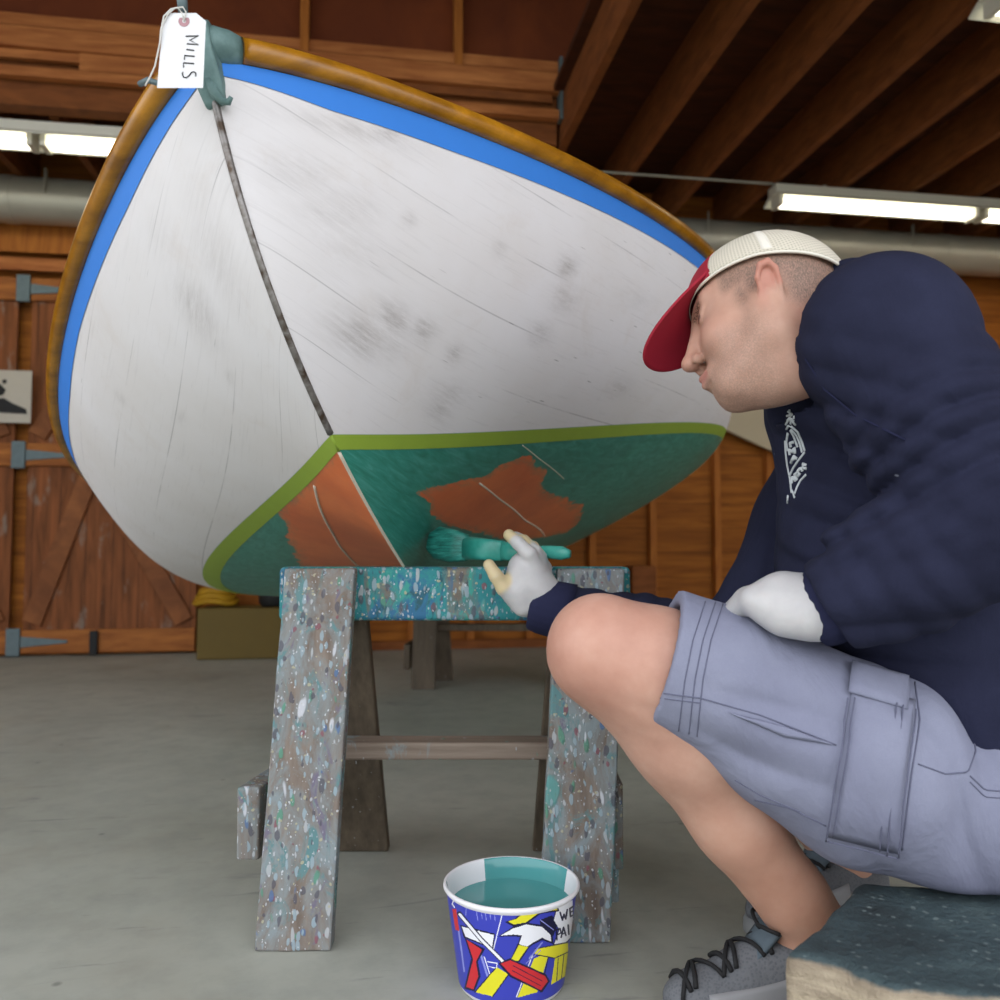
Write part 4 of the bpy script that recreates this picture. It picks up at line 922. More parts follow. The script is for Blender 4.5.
def head_sdf(P):
    Q = w2h(P)
    d = ell(Q, (-.014, 0, .045), (.100, .078, .093))
    d = smin(d, ell(Q, (.030, 0, -.015), (.062, .062, .085)), .03)
    A = Q.copy(); A[:, 1] = np.abs(A[:, 1])
    d = smin(d, cone(A, (.000, .047, -.060), (.062, .018, -.090), .021, .021), .030)
    d = smin(d, cone(A, (.069, .000, -.094), (.069, .012, -.094), .022, .020), .012)
    d = smin(d, cone(A, (.0, .055, -.03), (.0, .047, -.060), .02, .02), .03)
    d = smin(d, cone(Q, (.03, 0, -.075), (-.02, 0, -.085), .040, .045), .03)
    d = smin(d, sph(A, (.062, .038, -.030), .026), .022)               # cheek
    d = smin(d, cone(A, (.081, .006, .042), (.066, .044, .040), .011, .010), .014)   # brow ridge
    d = smin(d, ell(Q, (.078, 0, -.070), (.021, .026, .022)), .014)                 # mouth mound
    d = smax(d, -sph(A, (.100, .032, .016), .019), .016)                # socket
    d = smin(d, sph(A, (.0715, .031, .016), .0135), .003)               # eyeball and lids
    d = smin(d, cone(A, (.0835, .022, .0235), (.073, .044, .0215), .0042, .004), .004)
    d = smin(d, cone(A, (.0825, .022, .010), (.073, .042, .009), .0032, .003), .004)
    d = smin(d, cone(Q, (.090, 0, .028), (.108, 0, -.020), .0085, .0105), .010)      # nose
    d = smin(d, ell(Q, (.111, 0, -.027), (.0135, .0125, .0115)), .006)
    d = smin(d, sph(A, (.099, .0125, -.033), .0088), .005)
    d = smax(d, -ell(A, (.104, .0082, -.0405), (.006, .0038, .0055)), .002)
    d = smin(d, cone(A, (.1005, .0, -.0605), (.088, .022, -.066), .0062, .0035), .004)
    d = smin(d, cone(A, (.0985, .0, -.0725), (.087, .020, -.069), .0068, .0035), .004)
    d = smax(d, -cone(A, (.107, .0, -.0665), (.091, .024, -.0675), .0014, .001), .002)
    d = smax(d, -cone(A, (.1, .0, -.084), (.094, .014, -.084), .004, .003), .008)
    d = smin(d, ear(Q, 1.0), .004); d = smin(d, ear(Q, -1.0), .004)
    d = smin(d, cone(Q, (-.030, 0, -.02), nbl+np.array([-.01, 0, .01]), .056, .057), .03)
    d = smin(d, cone(Q, (.015, 0, -.095), nbl+np.array([.02, .0, -.01]), .030, .042), .03)
    return d
lo = np.minimum(HC, NBs)-.17; hi = np.maximum(HC, NBs)+.15
hlo = HC-.155; hhi = HC+.165
# body: one continuous surface (arms, trunk, legs) joined to the head and neck
def leg_sdf(P, hp, k, a, kd):
    sh_ = a-k; sh_ /= np.linalg.norm(sh_)
    fr = np.cross(np.cross(sh_, kd), sh_); fr /= np.linalg.norm(fr)     # front of the shin
    d = chain(P, [(hp, .098), (hp*.5+k*.5, .083), (k+(hp-k)*.16-fr*.004, .066), (k, .063)], .03)
    c1 = k+(a-k)*.12-fr*.006; c2 = k+(a-k)*.34-fr*.016; c3 = k+(a-k)*.62-fr*.006
    d = smin(d, chain(P, [(c1, .058), (c2, .062), (c3, .051), (a+(k-a)*.10, .041), (a, .039)], .03), .03)
    d = smin(d, sph(P, k-fr*-.012+ (hp-k)*.02, .055), .03)
    d = smin(d, sph(P, k+fr*.022+sh_*.01, .036), .03)                  # kneecap
    d = smin(d, cone(P, k+sh_*.055+fr*.026, a-sh_*.10+fr*.016, .022, .020), .035)
    return d
def foot_sdf(P, a, toe, r=1.0):
    t = toe-a; t[2] = 0; L = np.linalg.norm(t); t /= L; g = np.array([a[0], a[1], .0])
    d = chain(P, [(a, .036), (g-t*.020+[0, 0, .055], .026)], .02)
    return smin(d, chain(P, [(a+[0, 0, -.02], .034), (g+t*.08+[0, 0, .050], .022), (g+t*.12+[0, 0, .042], .018)], .02), .02)
T1 = Wz(668, 1040, 0); T1 = np.array([W(664, 1000, 1.11)[0], A1[1]-.015, 0.]); 
T2 = np.array([W(752, 915, 1.33)[0], W(752, 915, 1.33)[1], 0.])
def arm_sdf(P, s, e, w, g=0.):
    return chain(P, [(s, .056+g), (s*.5+e*.5, .050+g), (e, .043+g), (e*.6+w*.4, .042+g), (w, .029+g)], .02)
def body_sdf(P):
    d = ell(P, CH, (.165, .19, .115), TR); d = smin(d, ell(P, BE, (.15, .17, .13), TR), .06); d = smin(d, ell(P, PV, (.165, .13, .125), TR), .06)
    d = smin(d, chain(P, [(NBs, .062), (NBs*.6+CH*.4, .08)], .02), .05)
    for s_ in (S1, S2): d = smin(d, cone(P, NBs-upv*.04, s_, .06, .058), .05)
    d = smin(d, arm_sdf(P, S1, E1, R1w), .03); d = smin(d, arm_sdf(P, S2, E2, R2w), .03)
    l1 = leg_sdf(P, HP1, K1, A1, np.array([-1., 0, 0])); l1 = smax(l1, -cone(P, W(610, 702, .985), W(662, 719, .975), .001, .006), .012); d = smin(d, l1, .03); d = smin(d, leg_sdf(P, HP2, K2, A2, np.array([-1., 0, 0])), .03)
    d = smin(d, foot_sdf(P, A1, T1), .02); d = smin(d, foot_sdf(P, A2, T2), .02)
    d = smin(d, cone(P, (NBs+HC)/2-.0*upv, NBs, .050, .054), .02)
    return d
allp = np.array([S1, E1, R1w, S2, E2, R2w, PV, HP1, K1, A1, HP2, K2, A2, NBs, T1, T2]); blo = allp.min(0)-.15; bhi = allp.max(0)+.15; blo[2] = -.01
# head at fine resolution, cut in the middle of the neck; body below it (both halves welded into one mesh)
def body_cut(P): return smax(body_sdf(P), sph(P, HC, .085)*-1, .0001)
oh, VH, FH = sdf_obj('body', head_sdf, hlo, hhi, .0019, None, None, relax=1)
ob, VB, FB = sdf_obj('body_lower', body_sdf, blo, bhi, .0052, None, None, relax=2)
for o_ in (oh, ob): COL.objects.unlink(o_); bpy.data.objects.remove(o_)
keepH = np.ones(len(VH), bool)
V = np.vstack([VH, VB]); Fq = np.vstack([FH, FB+len(VH)])
body = mesh('body', V, Fq, M['skin'], None, True); keep(body, man)
Q = w2h(VH); A = Q.copy(); A[:, 1] = np.abs(A[:, 1]); nb_ = len(VB)
def ss(x, a, b): t = np.clip((x-a)/(b-a), 0, 1); return t*t*(3-2*t)
earm = ss(np.abs(Q[:, 1]), .076, .083)*ss(-np.abs(Q[:, 0]+.008), -.034, -.024)*ss(Q[:, 2], -.058, -.042)*ss(-Q[:, 2], -.06, -.04)
red = np.maximum(earm, .8*np.exp(-((Q-np.array([.115, 0, -.03]))**2).sum(1)/.018**2)); red = np.maximum(red, .5*np.exp(-((A-np.array([.075, .04, -.03]))**2).sum(1)/.03**2)); red = np.maximum(red, .7*ss(-Q[:, 0], .01, .06)*ss(-Q[:, 2], .0, .05))
stub = ss(-Q[:, 2], .02, .055)*ss(Q[:, 0], -.02, .03)*(1-ss(Q[:, 2], -.02, 0)); stub = stub*(1-np.exp(-((A-np.array([.075, .045, -.025]))**2).sum(1)/.028**2))
hair = np.maximum(ss(Q[:, 2]+.35*Q[:, 0], -.015, .015)*ss(-Q[:, 0], -.03, -.005), ss(Q[:, 2], .005, .03)*ss(-Q[:, 0], -.052, -.038)*.9)
hair = np.maximum(hair, ss(-Q[:, 0], .015, .05)*ss(Q[:, 2], -.055, -.02)); hair *= (1-earm)
side = np.exp(-((A-np.array([.022, .07, -.0]))**2/np.array([.010, .05, .024])**2).sum(1)); hair = np.maximum(hair, side*.8)
brow = np.exp(-((np.minimum(np.abs(A[:, 1]-.030)-.014, 1).clip(0))/.004)**2)*np.exp(-((Q[:, 2]-.034)/.006)**2)*(Q[:, 0] > .06)
lip = np.exp(-((Q[:, 2]+.0665)/.009)**4)*(Q[:, 0] > .088)*(A[:, 1] < .022)
eye = np.exp(-((Q[:, 2]-.0165)/.0045)**4)*(np.abs(A[:, 1]-.031) < .010)*(Q[:, 0] > .078)*(Q[:, 0] < .0875)
tan = ss(VB[:, 2], .50, .30)*0; knd = np.sqrt(((VB-K1)**2).sum(1)); kred = .7*np.exp(-(knd/.09)**2)
tt_ = ((VB-K1)@(A1-K1))/((A1-K1)@(A1-K1)); tan = ss(tt_, .25, .8)*.85*(VB[:, 2] < .5)
z0 = np.zeros(nb_); zh = np.zeros(len(VH))
for nm, a_, b_ in (('red', red, kred), ('stubble', stub, z0), ('hair', hair, z0), ('brow', brow, z0), ('lip', lip*.7, z0), ('eye', eye, z0), ('tan', zh, tan)): set_attr(body, nm, np.concatenate([a_, b_]))
# cropped hair shell under the cap
def hair_sdf(P):
    Q = w2h(P); d = ell(Q, (-.014, 0, .045), (.1025, .0805, .0955)); 
    d = smax(d, -(Q[:, 2]+.35*Q[:, 0]+.012), .004); d = smax(d, Q[:, 0]-.055, .004); d = smax(d, -ell(Q, (-.014, 0, .045), (.094, .072, .086)), .002)
    return np.maximum(d, .012-np.sqrt((Q[:, 0]+.008)**2+(Q[:, 2]+.006)**2)+.014)

# ---- cap
cap = empty('cap'); cap.location = tuple(h2w((0, 0, .06))); keep(cap, man); 
def cap_pt(az, t, g=0.):
    """az: angle round the head (0 = forehead), t: 0 band .. 1 crown button"""
    rimz = .047+.012*math.cos(az)-.012*max(0, -math.cos(az)); c0 = np.array([-.012, 0, rimz]); el = t*math.pi/2
    rx, ry, rz = .1085+g, .0865+g, .136-rimz+g
    sq = .85
    return c0+np.array([rx*math.cos(az)*math.cos(el)**sq, ry*math.sin(az)*math.cos(el)**sq, rz*math.sin(el)])
def cap_patch(name, az0, az1, t0, t1, na, nt, mat, g=0., th=.0018):
    V = []; uv = []
    for i in range(na):
        for k in range(nt):
            a_ = az0+(az1-az0)*i/(na-1); t_ = t0+(t1-t0)*k/(nt-1); V.append(h2w(cap_pt(a_, t_, g))); uv.append((a_/6.28, t_/2))
    o = mesh(name, V, [q[::-1] for q in grid_faces(na, nt)], mat, None, True); keepc(o)
    ul = o.data.uv_layers.new(name='UVMap')
    for l in o.data.loops: ul.data[l.index].uv = uv[l.vertex_index]
    solid(o, th, 0); return o
def keepc(o): o.parent = cap; o.matrix_parent_inverse = Matrix.Translation(-Vector(h2w((0, 0, .06)))); return o
cap['label'] = 'cream mesh trucker cap with red peak'
cap_patch('mesh_panel', math.radians(52), math.radians(308), 0, .999, 90, 30, M['cap_mesh'])
cap_patch('front_panel', math.radians(-53), math.radians(53), 0, .999, 40, 30, M['red_cap'], .0005)
for az in (97, -97, 180): cap_patch('seam_tape', math.radians(az-3.5), math.radians(az+3.5), .03, .97, 4, 24, M['cap_tape'], .0008, .001)
cap_patch('sweatband', math.radians(-180), math.radians(180), -.02, .075, 90, 4, M['cap_tape'], -.0012, .003)
V = []; nb1, nb2 = 41, 16
for i in range(nb1):
    s_ = -1+2*i/(nb1-1); az = s_*math.radians(54); b0 = cap_pt(az, 0)
    Lb = .076*max(math.cos(s_*math.pi/2), 0)**.27
    for k in range(nb2):
        t_ = k/(nb2-1); q = b0+np.array([1, 0, 0])*Lb*t_; yy = q[1]*(1+.0*t_); q[2] = .060-yy*yy*3.4-.66*(q[0]-.085)-.9*max(0., .085-q[0])*0; q[2] = q[2] if k else b0[2]*.4+q[2]*.6
        V.append(h2w(q))
o = mesh('peak', V, [q[::-1] for q in grid_faces(nb1, nb2)], M['red_cap'], None, True); keepc(o); solid(o, .0035, 0)
mb = MB(); mb.lathe([(0, .006), (.004, .005), (.006, .002), (.006, 0)], 16); o = mb.build('button', M['cap_tape'], None, True); o.matrix_world = Matrix.Translation(Vector(h2w(cap_pt(0, 1.)))) @ Matrix(HR).to_4x4(); keepc(o)

# ---- sweatshirt
def fold(P, dirv, k, ph=0):
    return 1.2-2.2*np.abs(np.sin(.5*(P@np.asarray(dirv)*k+ph+1.6*np.sin(P[:, 0]*17+P[:, 2]*9)+1.2*np.sin(P[:, 1]*13-P[:, 2]*21+1.))))
armax = (E1-S1)/np.linalg.norm(E1-S1); fax = (R1w-E1)/np.linalg.norm(R1w-E1); fax2 = (R2w-E2)/np.linalg.norm(R2w-E2)
ndir = (HC-NBs)/np.linalg.norm(HC-NBs)
NKC = W(788, 352, 1.14); NKC = NKC+ndir*.026; cnk0 = NBs+ndir*((NKC-NBs)@ndir)
def shirt_sdf(P):
    d = ell(P, CH, (.178, .215, .152), TR); d = smin(d, ell(P, BE, (.165, .20, .160), TR), .07); d = smin(d, ell(P, PV-upv*-.03, (.18, .135, .145), TR), .06)
    d = smin(d, chain(P, [(NBs-ndir*.0, .080), (NBs*.55+CH*.45, .11)], .03), .05)
    for s_ in (S1, S2): d = smin(d, cone(P, NBs-upv*.055, s_, .078, .090), .05)
    d = smin(d, chain(P, [(W(850, 300, 1.05), .050), (W(830, 325, 1.055), .050), (W(824, 355, 1.06), .048), (W(806, 392, 1.10), .045), (W(812, 415, 1.15), .05)], .02), .03)
    a1 = chain(P, [(S1, .098), (S1*.55+E1*.45, .084), (E1, .076), (E1*.55+R1w*.45, .070), (E1*.2+R1w*.8, .056), (R1w, .046)], .03)
    m1 = np.exp(-(np.abs((P-(S1*.35+E1*.65))@armax)/.07)**2); m2 = np.exp(-(((P-(E1*.45+R1w*.55))@fax)/.08)**2)
    a1 = a1+.0058*m1*fold(P, armax, 215)+.0019*m2*fold(P, fax, 190)
    d = smin(d, a1, .018)
    a2 = chain(P, [(S2, .084), (S2*.5+E2*.5, .074), (E2, .066), (E2*.5+R2w*.5, .050), (R2w+(E2-R2w)*.03, .043)], .03); a2 = a2+.0018*fold(P, fax2, 150)
    d = smin(d, a2, .02)
    cr = np.exp(-(np.sqrt(((P-W(880, 440, 1.0))**2).sum(1))/.13)**2); d = d+.006*cr*fold(P, (-fwd*.8+upv), 120, .5)
    cb = np.exp(-(np.sqrt(((P-W(840, 610, 1.0))**2).sum(1))/.15)**2); d = d+.006*cb*fold(P, (upv+lat*.4), 95, 1.5)
    # neckline and cuffs
    near = np.sqrt(((P-cnk0)**2).sum(1)) < .125; d = np.where(near, smax(d, (P-NKC)@ndir, .006), d); d = smax(d, -cone(P, NBs-ndir*.02, HC, .064, .062), .004)
    d = np.where(np.sqrt(((P-R1w)**2).sum(1)) < .09, smax(d, (P-R1w)@fax-.0, .004), d)
    d = np.where(np.sqrt(((P-R2w)**2).sum(1)) < .09, smax(d, (P-R2w)@fax2-.0, .004), d)
    # hem of the shirt
    hn = -upv; d = smax(d, (P-(PV+upv*.02))@hn-.035, .006)
    return d
slo = np.array([S1, E1, R1w, S2, E2, R2w, PV, NBs, CH+.1, CH-.1]).min(0)-.17; shi = np.array([S1, E1, R1w, S2, E2, R2w, PV, NBs, CH]).max(0)+.2
shirt, VS, FS = sdf_obj('sweatshirt', shirt_sdf, slo, shi, .0045, M['navy'], None, relax=1); keep(shirt, man)
def ring(name, c, ax, r1, r2, L, mat, par, ribs=0, n=64):
    ax = ax/np.linalg.norm(ax); a = np.cross(ax, [0, 0, 1.]); a /= np.linalg.norm(a); b = np.cross(ax, a); V = []
    prof = [(-L/2, r1-.004), (-L/2, r1), (-L/4, r1*.6+r2*.4+.002), (L/4, r1*.3+r2*.7+.002), (L/2-.003, r2+.001), (L/2, r2-.002), (L/2-.002, r2-.006), (-L/2, r1-.008)]
    for i in range(n):
        th = 2*math.pi*i/n; k = 1+(.004*math.sin(ribs*th) if ribs else 0)
        for t_, r_ in prof: V.append(c+ax*t_+(a*math.cos(th)+b*math.sin(th))*r_*k)
    f_ = grid_faces(n, len(prof), True); o = mesh(name, V, f_, mat, None, True)
    if par is not None: o.parent = par
    return o
ring('cuff', R1w-fax*.006, fax, .0475, .040, .062, M['navy_rib'], shirt, 22, 132)
ring('cuff', R2w-fax2*.004, fax2, .047, .040, .066, M['navy_rib'], shirt, 22, 132)
ring_c = 0; cn = NKC; pl = cn+ndir*(((NBs-cn)@ndir)*0)
# neck axis point in the neckline plane
tneck = ((NKC-NBs)@ndir); cnk = NBs+ndir*tneck
ring('collar', cnk-ndir*.006, ndir, .074, .066, .026, M['navy_rib'], shirt, 0, 72)

# ---- shorts
thx = (HP1-K1)/np.linalg.norm(HP1-K1); HEM = W(662, 656, 1.04)
C1, C2_, C3, C4 = W(721, 680, 1.035), W(793, 726, 1.03), W(865, 764, 1.025), W(950, 800, 1.03)
hemn = np.array([-.955, .05, .28]); hemn /= np.linalg.norm(hemn)
th2 = (HP2-K2)/np.linalg.norm(HP2-K2); HEM2 = K2+th2*.08
def shorts_sdf(P):
    d = chain(P, [(HEM-thx*.06, .074), (HEM, .077), (C1, .084), (C2_, .099), (C3, .112), (C4, .112), (HP1+np.array([.07, .02, .0]), .118)], .03)
    d2 = chain(P, [(HEM2-th2*.03, .082), (HEM2, .084), (HP2, .118)], .03)
    d2 = np.where(((P-HEM2)@th2) < .0, smax(d2, -((P-HEM2)@th2), .003), d2)
    d = np.where(((P-HEM)@hemn) > -.12, smax(d, (P-HEM)@hemn, .003), d)
    pv = smax(ell(P, PV-upv*.035, (.178, .14, .142), TR), (P-(PV+upv*.02))@upv, .004); d = smin(d, pv, .04); d = smin(d, d2, .02)
    f1 = np.exp(-(np.sqrt(((P-W(905, 820, .93))**2).sum(1))/.12)**2); d = d+.005*f1*fold(P, (0.9, 0, .5), 85)
    f2 = np.exp(-(np.sqrt(((P-W(770, 745, .95))**2).sum(1))/.07)**2); d = d+.006*f2*fold(P, (.4, 0, .9), 120, 2.)
    f3 = np.exp(-(np.sqrt(((P-W(960, 730, .95))**2).sum(1))/.08)**2); d = d+.006*f3*fold(P, (.9, 0, -.3), 70, 1.)
    # leg openings
    d = smax(d, -np.maximum(cone(P, K1-thx*.05, HEM+thx*.07, .070, .073), (HEM-P)@hemn-.06), .002)
    d = smax(d, -np.maximum(cone(P, K2-th2*.05, HEM2+th2*.04, .076, .076), (P-HEM2)@th2-.03), .002)
    d = smax(d, .2165-P[:, 2], .02)                    # pressed flat by the timber seat
    return d
hlo2 = np.array([HEM, HEM2, HP1, HP2, PV]).min(0)-.16; hhi2 = np.array([HEM, HEM2, HP1, HP2, PV]).max(0)+.24
shorts, VT, FT = sdf_obj('shorts', shorts_sdf, hlo2, hhi2, .0042, M['grey_cotton'], None, relax=1); keep(shorts, man)
bv = BVHTree.FromPolygons([tuple(v) for v in VT], [tuple(int(i) for i in q) for q in FT]); CAMP = Vector((0, 0, H))
def hit(px, py, tree=bv, lift=.001):
    d = Vector(W(px, py, 1.))-CAMP; d.normalize(); p, n, i, _ = tree.ray_cast(CAMP+d*.2, d)
    if p is None: return None, None
    if n.dot(d) > 0: n = -n
    return p+n*lift, n
def on_shorts(ch): ch.parent = shorts; return ch
def stitch(name, pts, r=.0009, mat=None, tree=bv, par=on_shorts, lift=.0003, dash=False):
    P_ = np.array(pts, float); L_ = np.concatenate([[0], np.cumsum(np.linalg.norm(np.diff(P_, axis=0), axis=1))]); n_ = max(4, int(L_[-1]/4)); tt = np.linspace(0, L_[-1], n_)
    q = []
    for x, y in zip(np.interp(tt, L_, P_[:, 0]), np.interp(tt, L_, P_[:, 1])):
        p, _ = hit(x, y, tree, lift)
        if p is not None: q.append(np.array(p))
    if len(q) < 3: return
    mb = MB(); mb.tube(q, r, 6); return par(mb.build(name, mat or M['cotton_seam'], None, True))
def patch(name, quad, th, mat, tree=bv, par=on_shorts, n=14, m_=18, lift=.0015, bul=0.):
    """cloth panel sewn on the surface: quad of photo points, corners in order"""
    q = np.array(quad, float); V = []
    for i in range(n):
        for k in range(m_):
            a, b = i/(n-1), k/(m_-1); x, y = (q[0]*(1-a)+q[1]*a)*(1-b)+(q[3]*(1-a)+q[2]*a)*b
            p, nn = hit(x, y, tree, 0); 
            if p is None: return None
            e_ = min(1, 6*min(a, 1-a, b, 1-b)); V.append(np.array(p)+np.array(nn)*(lift+th*e_+bul*math.sin(math.pi*a)*math.sin(math.pi*b)))
    o = mesh(name, V, grid_faces(n, m_), mat, None, True); solid(o, .001, 0); return par(o)
# hem band, side seam, cargo pocket with its flap, slash pocket
for off in (30, 40, 48): stitch('stitching', [(676+off*.98, 598+off*.12), (663+off, 640), (655+off, 680), (648+off*1.02, 722+off*.3)], .0007)
stitch('stitching', [(652, 692), (700, 698), (760, 715), (836, 745)], .0009); stitch('stitching', [(652, 697), (700, 703)], .0007)
patch('cargo_pocket', [(852, 688), (915, 700), (898, 853), (828, 836)], .004, M['grey_cotton'], bul=.006)
patch('pocket_flap', [(850, 664), (908, 680), (904, 712), (846, 694)], .0045, M['grey_cotton'], lift=.006)
for a, b in (((852, 700), (833, 832)), ((845, 700), (827, 836)), ((893, 706), (880, 846)), ((899, 708), (887, 850)), ((911, 712), (898, 852)), ((828, 836), (898, 853))): 
    o = stitch('stitching', [a, b], .0009, lift=.0075)
stitch('stitching', [(915, 682), (920, 720), (912, 770), (902, 850)], .0009); stitch('stitching', [(906, 682), (905, 716)], .0009)
patch('slash_pocket', [(948, 690), (962, 688), (972, 768), (955, 778)], .0025, M['grey_cotton'])
stitch('stitching', [(952, 690), (968, 720), (976, 750), (968, 772), (945, 774), (918, 764)], .0009); stitch('stitching', [(966, 686), (984, 715), (998, 736)], .0014)
stitch('stitching', [(970, 776), (985, 790), (1010, 792)], .0009); stitch('stitching', [(970, 782), (985, 797), (1010, 799)], .0007)
stitch('stitching', [(755, 800), (790, 808), (826, 826)], .0010); stitch('stitching', [(735, 780), (760, 795), (800, 812)], .0008)
patch('pocket_welt', [(728, 712), (785, 727), (834, 745), (785, 737)], .0035, M['grey_cotton'])

# ---- shirt print: palm and lettering on the chest
bs_ = BVHTree.FromPolygons([tuple(v) for v in VS], [tuple(int(i) for i in q) for q in FS])
def on_shirt(ch): ch.parent = shirt; return ch
mb = MB()
def pr(pts, r=.0014):
    q = []
    P_ = np.array(pts, float)/7.69+np.array([760, 390]); L_ = np.concatenate([[0], np.cumsum(np.linalg.norm(np.diff(P_, axis=0), axis=1))]); tt = np.linspace(0, L_[-1], max(3, int(L_[-1]/2.5)))
    for x, y in zip(np.interp(tt, L_, P_[:, 0]), np.interp(tt, L_, P_[:, 1])):
        p, _ = hit(x, y, bs_, .0002)
        if p is not None: q.append(np.array(p))
    if len(q) > 1: mb.tube(q, r, 6)
for s_ in ([(228, 150), (232, 200), (236, 260)], [(215, 165), (240, 180), (262, 205)], [(205, 200), (232, 190), (262, 215)], [(200, 265), (228, 215), (275, 270)], [(212, 235), (232, 205), (262, 240)], [(205, 300), (218, 270), (250, 290)],
           [(240, 275), (290, 320), (325, 400), (345, 470)], [(240, 300), (280, 345), (310, 420), (325, 480)], [(235, 310), (262, 360), (290, 440)], [(195, 390), (200, 480), (212, 580), (232, 680), (245, 790)], [(215, 330), (205, 400), (215, 470)],
           [(345, 478), (290, 550), (250, 610), (232, 660)], [(355, 650), (310, 700), (285, 750), (268, 800)], [(240, 760), (262, 800), (268, 830)], [(218, 810), (212, 870)]): pr(s_, .0016)
# letters CMA / ASSIC running down to the left
for s_ in ([(262, 400), (240, 395), (228, 420), (240, 440)], [(232, 500), (225, 450), (250, 478), (268, 440), (272, 490)], [(240, 560), (262, 505), (285, 530)], [(246, 540), (272, 520)]): pr(s_, .0022)
for s_ in ([(245, 720), (250, 660), (272, 690)], [(246, 692), (262, 680)], [(288, 640), (268, 645), (268, 665), (288, 668), (285, 690), (268, 698)], [(308, 605), (290, 612), (292, 632), (308, 632), (308, 655), (292, 662)], [(318, 590), (330, 625)], [(358, 580), (335, 565), (335, 600), (360, 605)]): pr(s_, .0024)
on_shirt(mb.build('chest_print', M['print'], None, True))['label'] = 'white palm and lettering print'
# shoulder seam
mb = MB(); q = []
for x, y in [(800, 330), (806, 360), (825, 390), (855, 415), (885, 430), (905, 440)]:
    p, _ = hit(x, y, bs_, .0)
    if p is not None: q.append(np.array(p))
if len(q) > 3: mb.tube(q, .0014, 6); on_shirt(mb.build('shoulder_seam', M['navy_rib'], None, True))

# ---- gloves
def glove(name, fn, lo, hi, tips, rt, label):
    o, V_, _ = sdf_obj(name, fn, lo, hi, .0024, M['glove'], None, relax=1); keep(o, man)
    t = np.zeros(len(V_))
    for a in tips: t = np.maximum(t, 1-ss(np.sqrt(((V_-a)**2).sum(1)), rt*.7, rt))
    set_attr(o, 'tip', t); o['label'] = label; return o
# near hand, resting palm down on the thigh
hw = W(820, 607, .965); pc = W(785, 602, .985); kn = [W(752, 599, .985), W(747, 599, 1.01), W(746, 602, 1.035), W(748, 605, 1.058)]
def near_hand(P):
    d = chain(P, [(W(834, 612, .965), .031), (hw, .033), (pc, .036)], .02)
    for i, k in enumerate(kn):
        d = smin(d, cone(P, pc+(k-pc)*.1, k, .020, .0135), .016)
        k2 = k+np.array([-.012, .030, -.016-.002*i]); k3 = k2+np.array([.006, .020, -.030]); d = smin(d, chain(P, [(k, .0125), (k2, .0108), (k3, .0095)], .004), .006)
    d = smin(d, chain(P, [(W(805, 618, .955), .020), (W(786, 617, .965), .017), (W(766, 608, .975), .014)], .01), .022)
    return d
glove('glove', near_hand, np.array(pc)-.13, np.array(pc)+.13, [], .01, 'white glove of the hand resting on the thigh')
# far hand gripping the brush
def far_hand(P):
    w0, w1 = W(560, 607, 1.372), W(545, 602, 1.372); p1 = W(531, 585, 1.37); p2 = W(529, 567, 1.37)
    d = chain(P, [(w0, .031), (w1, .032), (p1, .033), (p2, .028)], .02)
    d = smin(d, cone(P, W(516, 590, 1.36), W(522, 570, 1.36), .020, .020), .02)
    fs_ = [[(W(536, 568, 1.355), .0155), (W(529, 554, 1.345), .0125), (W(518, 543, 1.35), .0105), (W(509, 535, 1.362), .0095)],
           [(W(540, 568, 1.375), .0145), (W(535, 552, 1.362), .0115), (W(524, 541, 1.385), .010), (W(515, 537, 1.41), .0095)],
           [(W(543, 572, 1.39), .0135), (W(540, 557, 1.38), .011), (W(533, 547, 1.40), .010), (W(524, 547, 1.43), .009)],
           [(W(545, 579, 1.40), .0125), (W(545, 567, 1.395), .0105), (W(541, 558, 1.41), .009), (W(533, 556, 1.435), .0085)]]
    for f_ in fs_: d = smin(d, chain(P, f_, .003), .005)
    d = smin(d, chain(P, [(W(516, 596, 1.355), .0155), (W(504, 588, 1.345), .0125), (W(496, 576, 1.342), .0108), (W(489, 565, 1.345), .0095)], .004), .012)
    d = smin(d, cone(P, W(523, 606, 1.355), W(520, 592, 1.358), .017, .022), .012)
    return d
c_ = W(525, 575, 1.37); glove('glove', far_hand, c_-.14, c_+.14, [W(508, 533, 1.365), W(520, 538, 1.37), W(533, 545, 1.39), W(492, 568, 1.343), W(500, 582, 1.345)], .024, 'white glove with yellowed fingertips gripping the brush')

